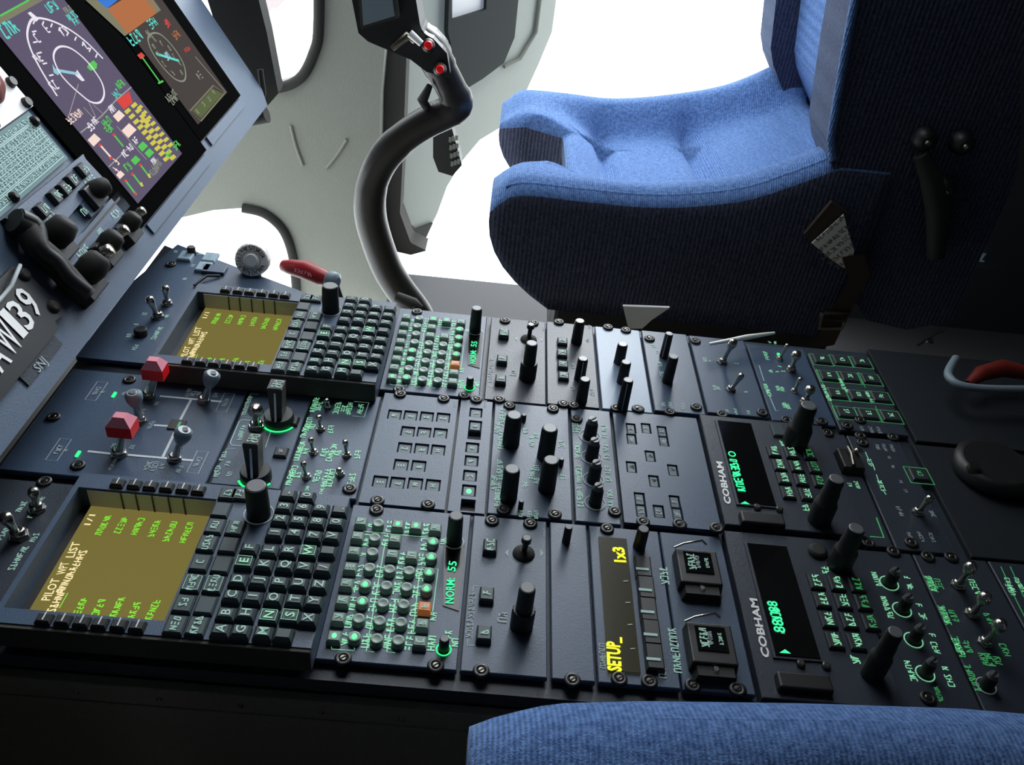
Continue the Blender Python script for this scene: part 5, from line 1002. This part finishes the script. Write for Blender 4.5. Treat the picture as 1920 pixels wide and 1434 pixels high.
rg = thing('dark_socket', 'dark round socket with a faint metal rim, on the right edge aft of the console', 'socket', G(1860, 890, .0)); mb = MB(); c = G(1858, 885, .004); mb.lathe(c, [(.034, 0), (.034, .010), (.028, .012)], 32, 'black'); part('socket_body', mb, rg); mb = MB(); mb.ring(c, .030, .0315, 'steel_dark', WF, .0126, -60, 20); part('rim', mb, rg); mb = MB(); mb.lathe(c+V((-.026, -.012, .010)), [(.006, 0), (.005, .006)], 12, 'steel_dark'); part('stud', mb, rg)
mb = MB(); c = Yp(1832, 455, .75); mb.prism([Yp(*p, .75) for p in ((1822, 420), (1868, 480), (1868, 505), (1795, 500), (1800, 470))][::-1], V((0, .004, 0)), 'paper_blue'); squig(mb, Yp(1825, 480, .749), 4, .012, 'leg_grey', (V((1, 0, 0)), V((0, 0, 1)), V((0, -1, 0))), 3); single('folded_leaflet', mb, 'bluish folded leaflet behind the seat, at the right', 'leaflet')
mb = MB(); mb.tube([G(1720, 648, .01), G(1745, 632, .012), G(1772, 620, .012)], .0012, 'steel_dark', 8); mb.lathe(G(1743, 640, .008), [(.005, 0), (.003, .003)], 10, 'steel_dark'); single('seat_rail_pin', mb, 'thin metal rod lying in the dark right of the green-outlined keys', 'rod')
mb = MB(); mb.tube([G(1330, 645, .012), G(1400, 632, .014), G(1452, 624, .014)], [.0016, .0028, .0015], 'silver', 10); single('bright_lever', mb, 'slim bright metal lever lying along the far edge of the console under the seat', 'lever')
mb = MB(); c = V((.075, .53, -.10)); mb.tube([c, c+V((.03, 0, .02)), c+V((.08, .01, .02))], [.012, .015, .010], 'black', 14); mb.lathe(c+V((.02, -.014, .015)), [(.010, 0), (.006, .008)], 14, 'black', (V((1, 0, 0)), V((0, 0, 1)), V((0, -1, 0)))); single('seat_adjuster', mb, 'black knobbed adjuster under the front corner of the blue seat', 'adjuster')
# ================================================================ cabin shell
FZ = -.40
mb = MB(); mb.box(V((.60, .20, FZ-.02)), .80, 1.005, .02, 'floor_dark'); mb.box(V((-.55, -.20, FZ-.02)), .345, .60, .02, 'floor_dark'); struct('floor', mb)
mb = MB()
for x0, x1, y0, y1 in ((-.95, -.35, -.86, 1.24), (.22, 1.44, -.86, 1.24), (-.35, .22, -.86, .45), (-.35, .22, 1.05, 1.24)): mb.prism([V((x0, y0, .98)), V((x1, y0, .98)), V((x1, y1, .98)), V((x0, y1, .98))], V((0, 0, -.04)), 'cabin')
struct('ceiling', mb)
for i, (y0, y1) in enumerate(((.45, 1.05),)): mb = MB(); mb.prism([V((-.35, y0, .965)), V((.22, y0, .965)), V((.22, y1, .965)), V((-.35, y1, .965))], V((0, 0, -.005)), 'pane_glass'); struct('window_%d' % (i+3), mb)
mb = MB(); mb.box(V((1.42, .20, .28)), .02, 1.0, .68, 'cabin'); struct('wall_aft', mb)
mb = MB(); mb.box(V((.99, 1.225, .28)), .41, .02, .68, 'cabin'); struct('wall_starboard_aft', mb)
mb = MB(); mb.box(V((.25, -.84, .28)), 1.15, .02, .68, 'cabin'); struct('wall_port', mb)
mb = MB(); mb.box(V((-.93, .19, -.05)), .02, 1.03, .35, 'cabin') if 0 else mb.box(V((-.93, -.20, -.03)), .02, .62, .37, 'cabin'); mb.box(V((-.93, .19, .82)), .02, 1.03, .14, 'cabin'); mb.box(V((-.93, -.20, .5)), .02, .62, .2, 'cabin'); struct('front_light_block', mb)  # unseen panels added to close part of the windscreen and cut front light
mb = MB(); mb.prism([V((-30, -30, -1.35)), V((30, -30, -1.35)), V((30, 40, -1.35)), V((-30, 40, -1.35))], V((0, 0, -.05)), 'ground'); struct('ground', mb)
mb = MB(); a = G(430, -40, -1.34); mb.prism([G(*p, -1.345) for p in ((470, 45), (510, 22), (552, -20), (520, -160), (380, -160), (400, -20))][::-1], V((0, 0, -.004)), 'ground_tile'); struct('ground_tiles', mb)
# ================================================================ light, camera, view
w = bpy.data.worlds.new('World'); SC.world = w; w.use_nodes = True; nt = w.node_tree; bg = nt.nodes['Background']; bg.inputs[0].default_value = (.90, .96, 1.0, 1); bg.inputs[1].default_value = WORLD
tcw = nt.nodes.new('ShaderNodeTexCoord'); sx = nt.nodes.new('ShaderNodeSeparateXYZ'); mr = nt.nodes.new('ShaderNodeMapRange'); mr.inputs['From Min'].default_value = 0; mr.inputs['From Max'].default_value = 1; mr.inputs['To Min'].default_value = WORLD; mr.inputs['To Max'].default_value = ZENITH
nt.links.new(tcw.outputs['Generated'], sx.inputs[0]); nt.links.new(sx.outputs['Z'], mr.inputs['Value']); nt.links.new(mr.outputs['Result'], bg.inputs[1])
def area(name, loc, target, sx, sy, power, col):
    l = bpy.data.lights.new(name, 'AREA'); l.shape = 'RECTANGLE'; l.size = sx; l.size_y = sy; l.energy = power; l.color = col; o = bpy.data.objects.new(name, l); COL.objects.link(o); o.location = loc; o.rotation_euler = (V(target)-V(loc)).to_track_quat('-Z', 'Y').to_euler(); return o
s = bpy.data.lights.new('sun', 'SUN'); s.energy = SUN; s.angle = math.radians(24); s.color = (.92, .97, 1); o = bpy.data.objects.new('sun', s); COL.objects.link(o); o.rotation_euler = V((-.22, -.9, -.42)).to_track_quat('-Z', 'Y').to_euler()
cd = bpy.data.cameras.new('camera'); cam = bpy.data.objects.new('camera', cd); COL.objects.link(cam); cd.sensor_width = 36; cd.lens = FPX/1920*36; cd.clip_start = .02
cam.matrix_world = Matrix(((RR[0].x, -RR[1].x, -RR[2].x, CAM.x), (RR[0].y, -RR[1].y, -RR[2].y, CAM.y), (RR[0].z, -RR[1].z, -RR[2].z, CAM.z), (0, 0, 0, 1)))
SC.camera = cam
SC.view_settings.view_transform = 'Standard'; SC.view_settings.look = 'None'; SC.view_settings.gamma = 1; SC.view_settings.exposure = 0; SC.view_settings.use_curve_mapping = False
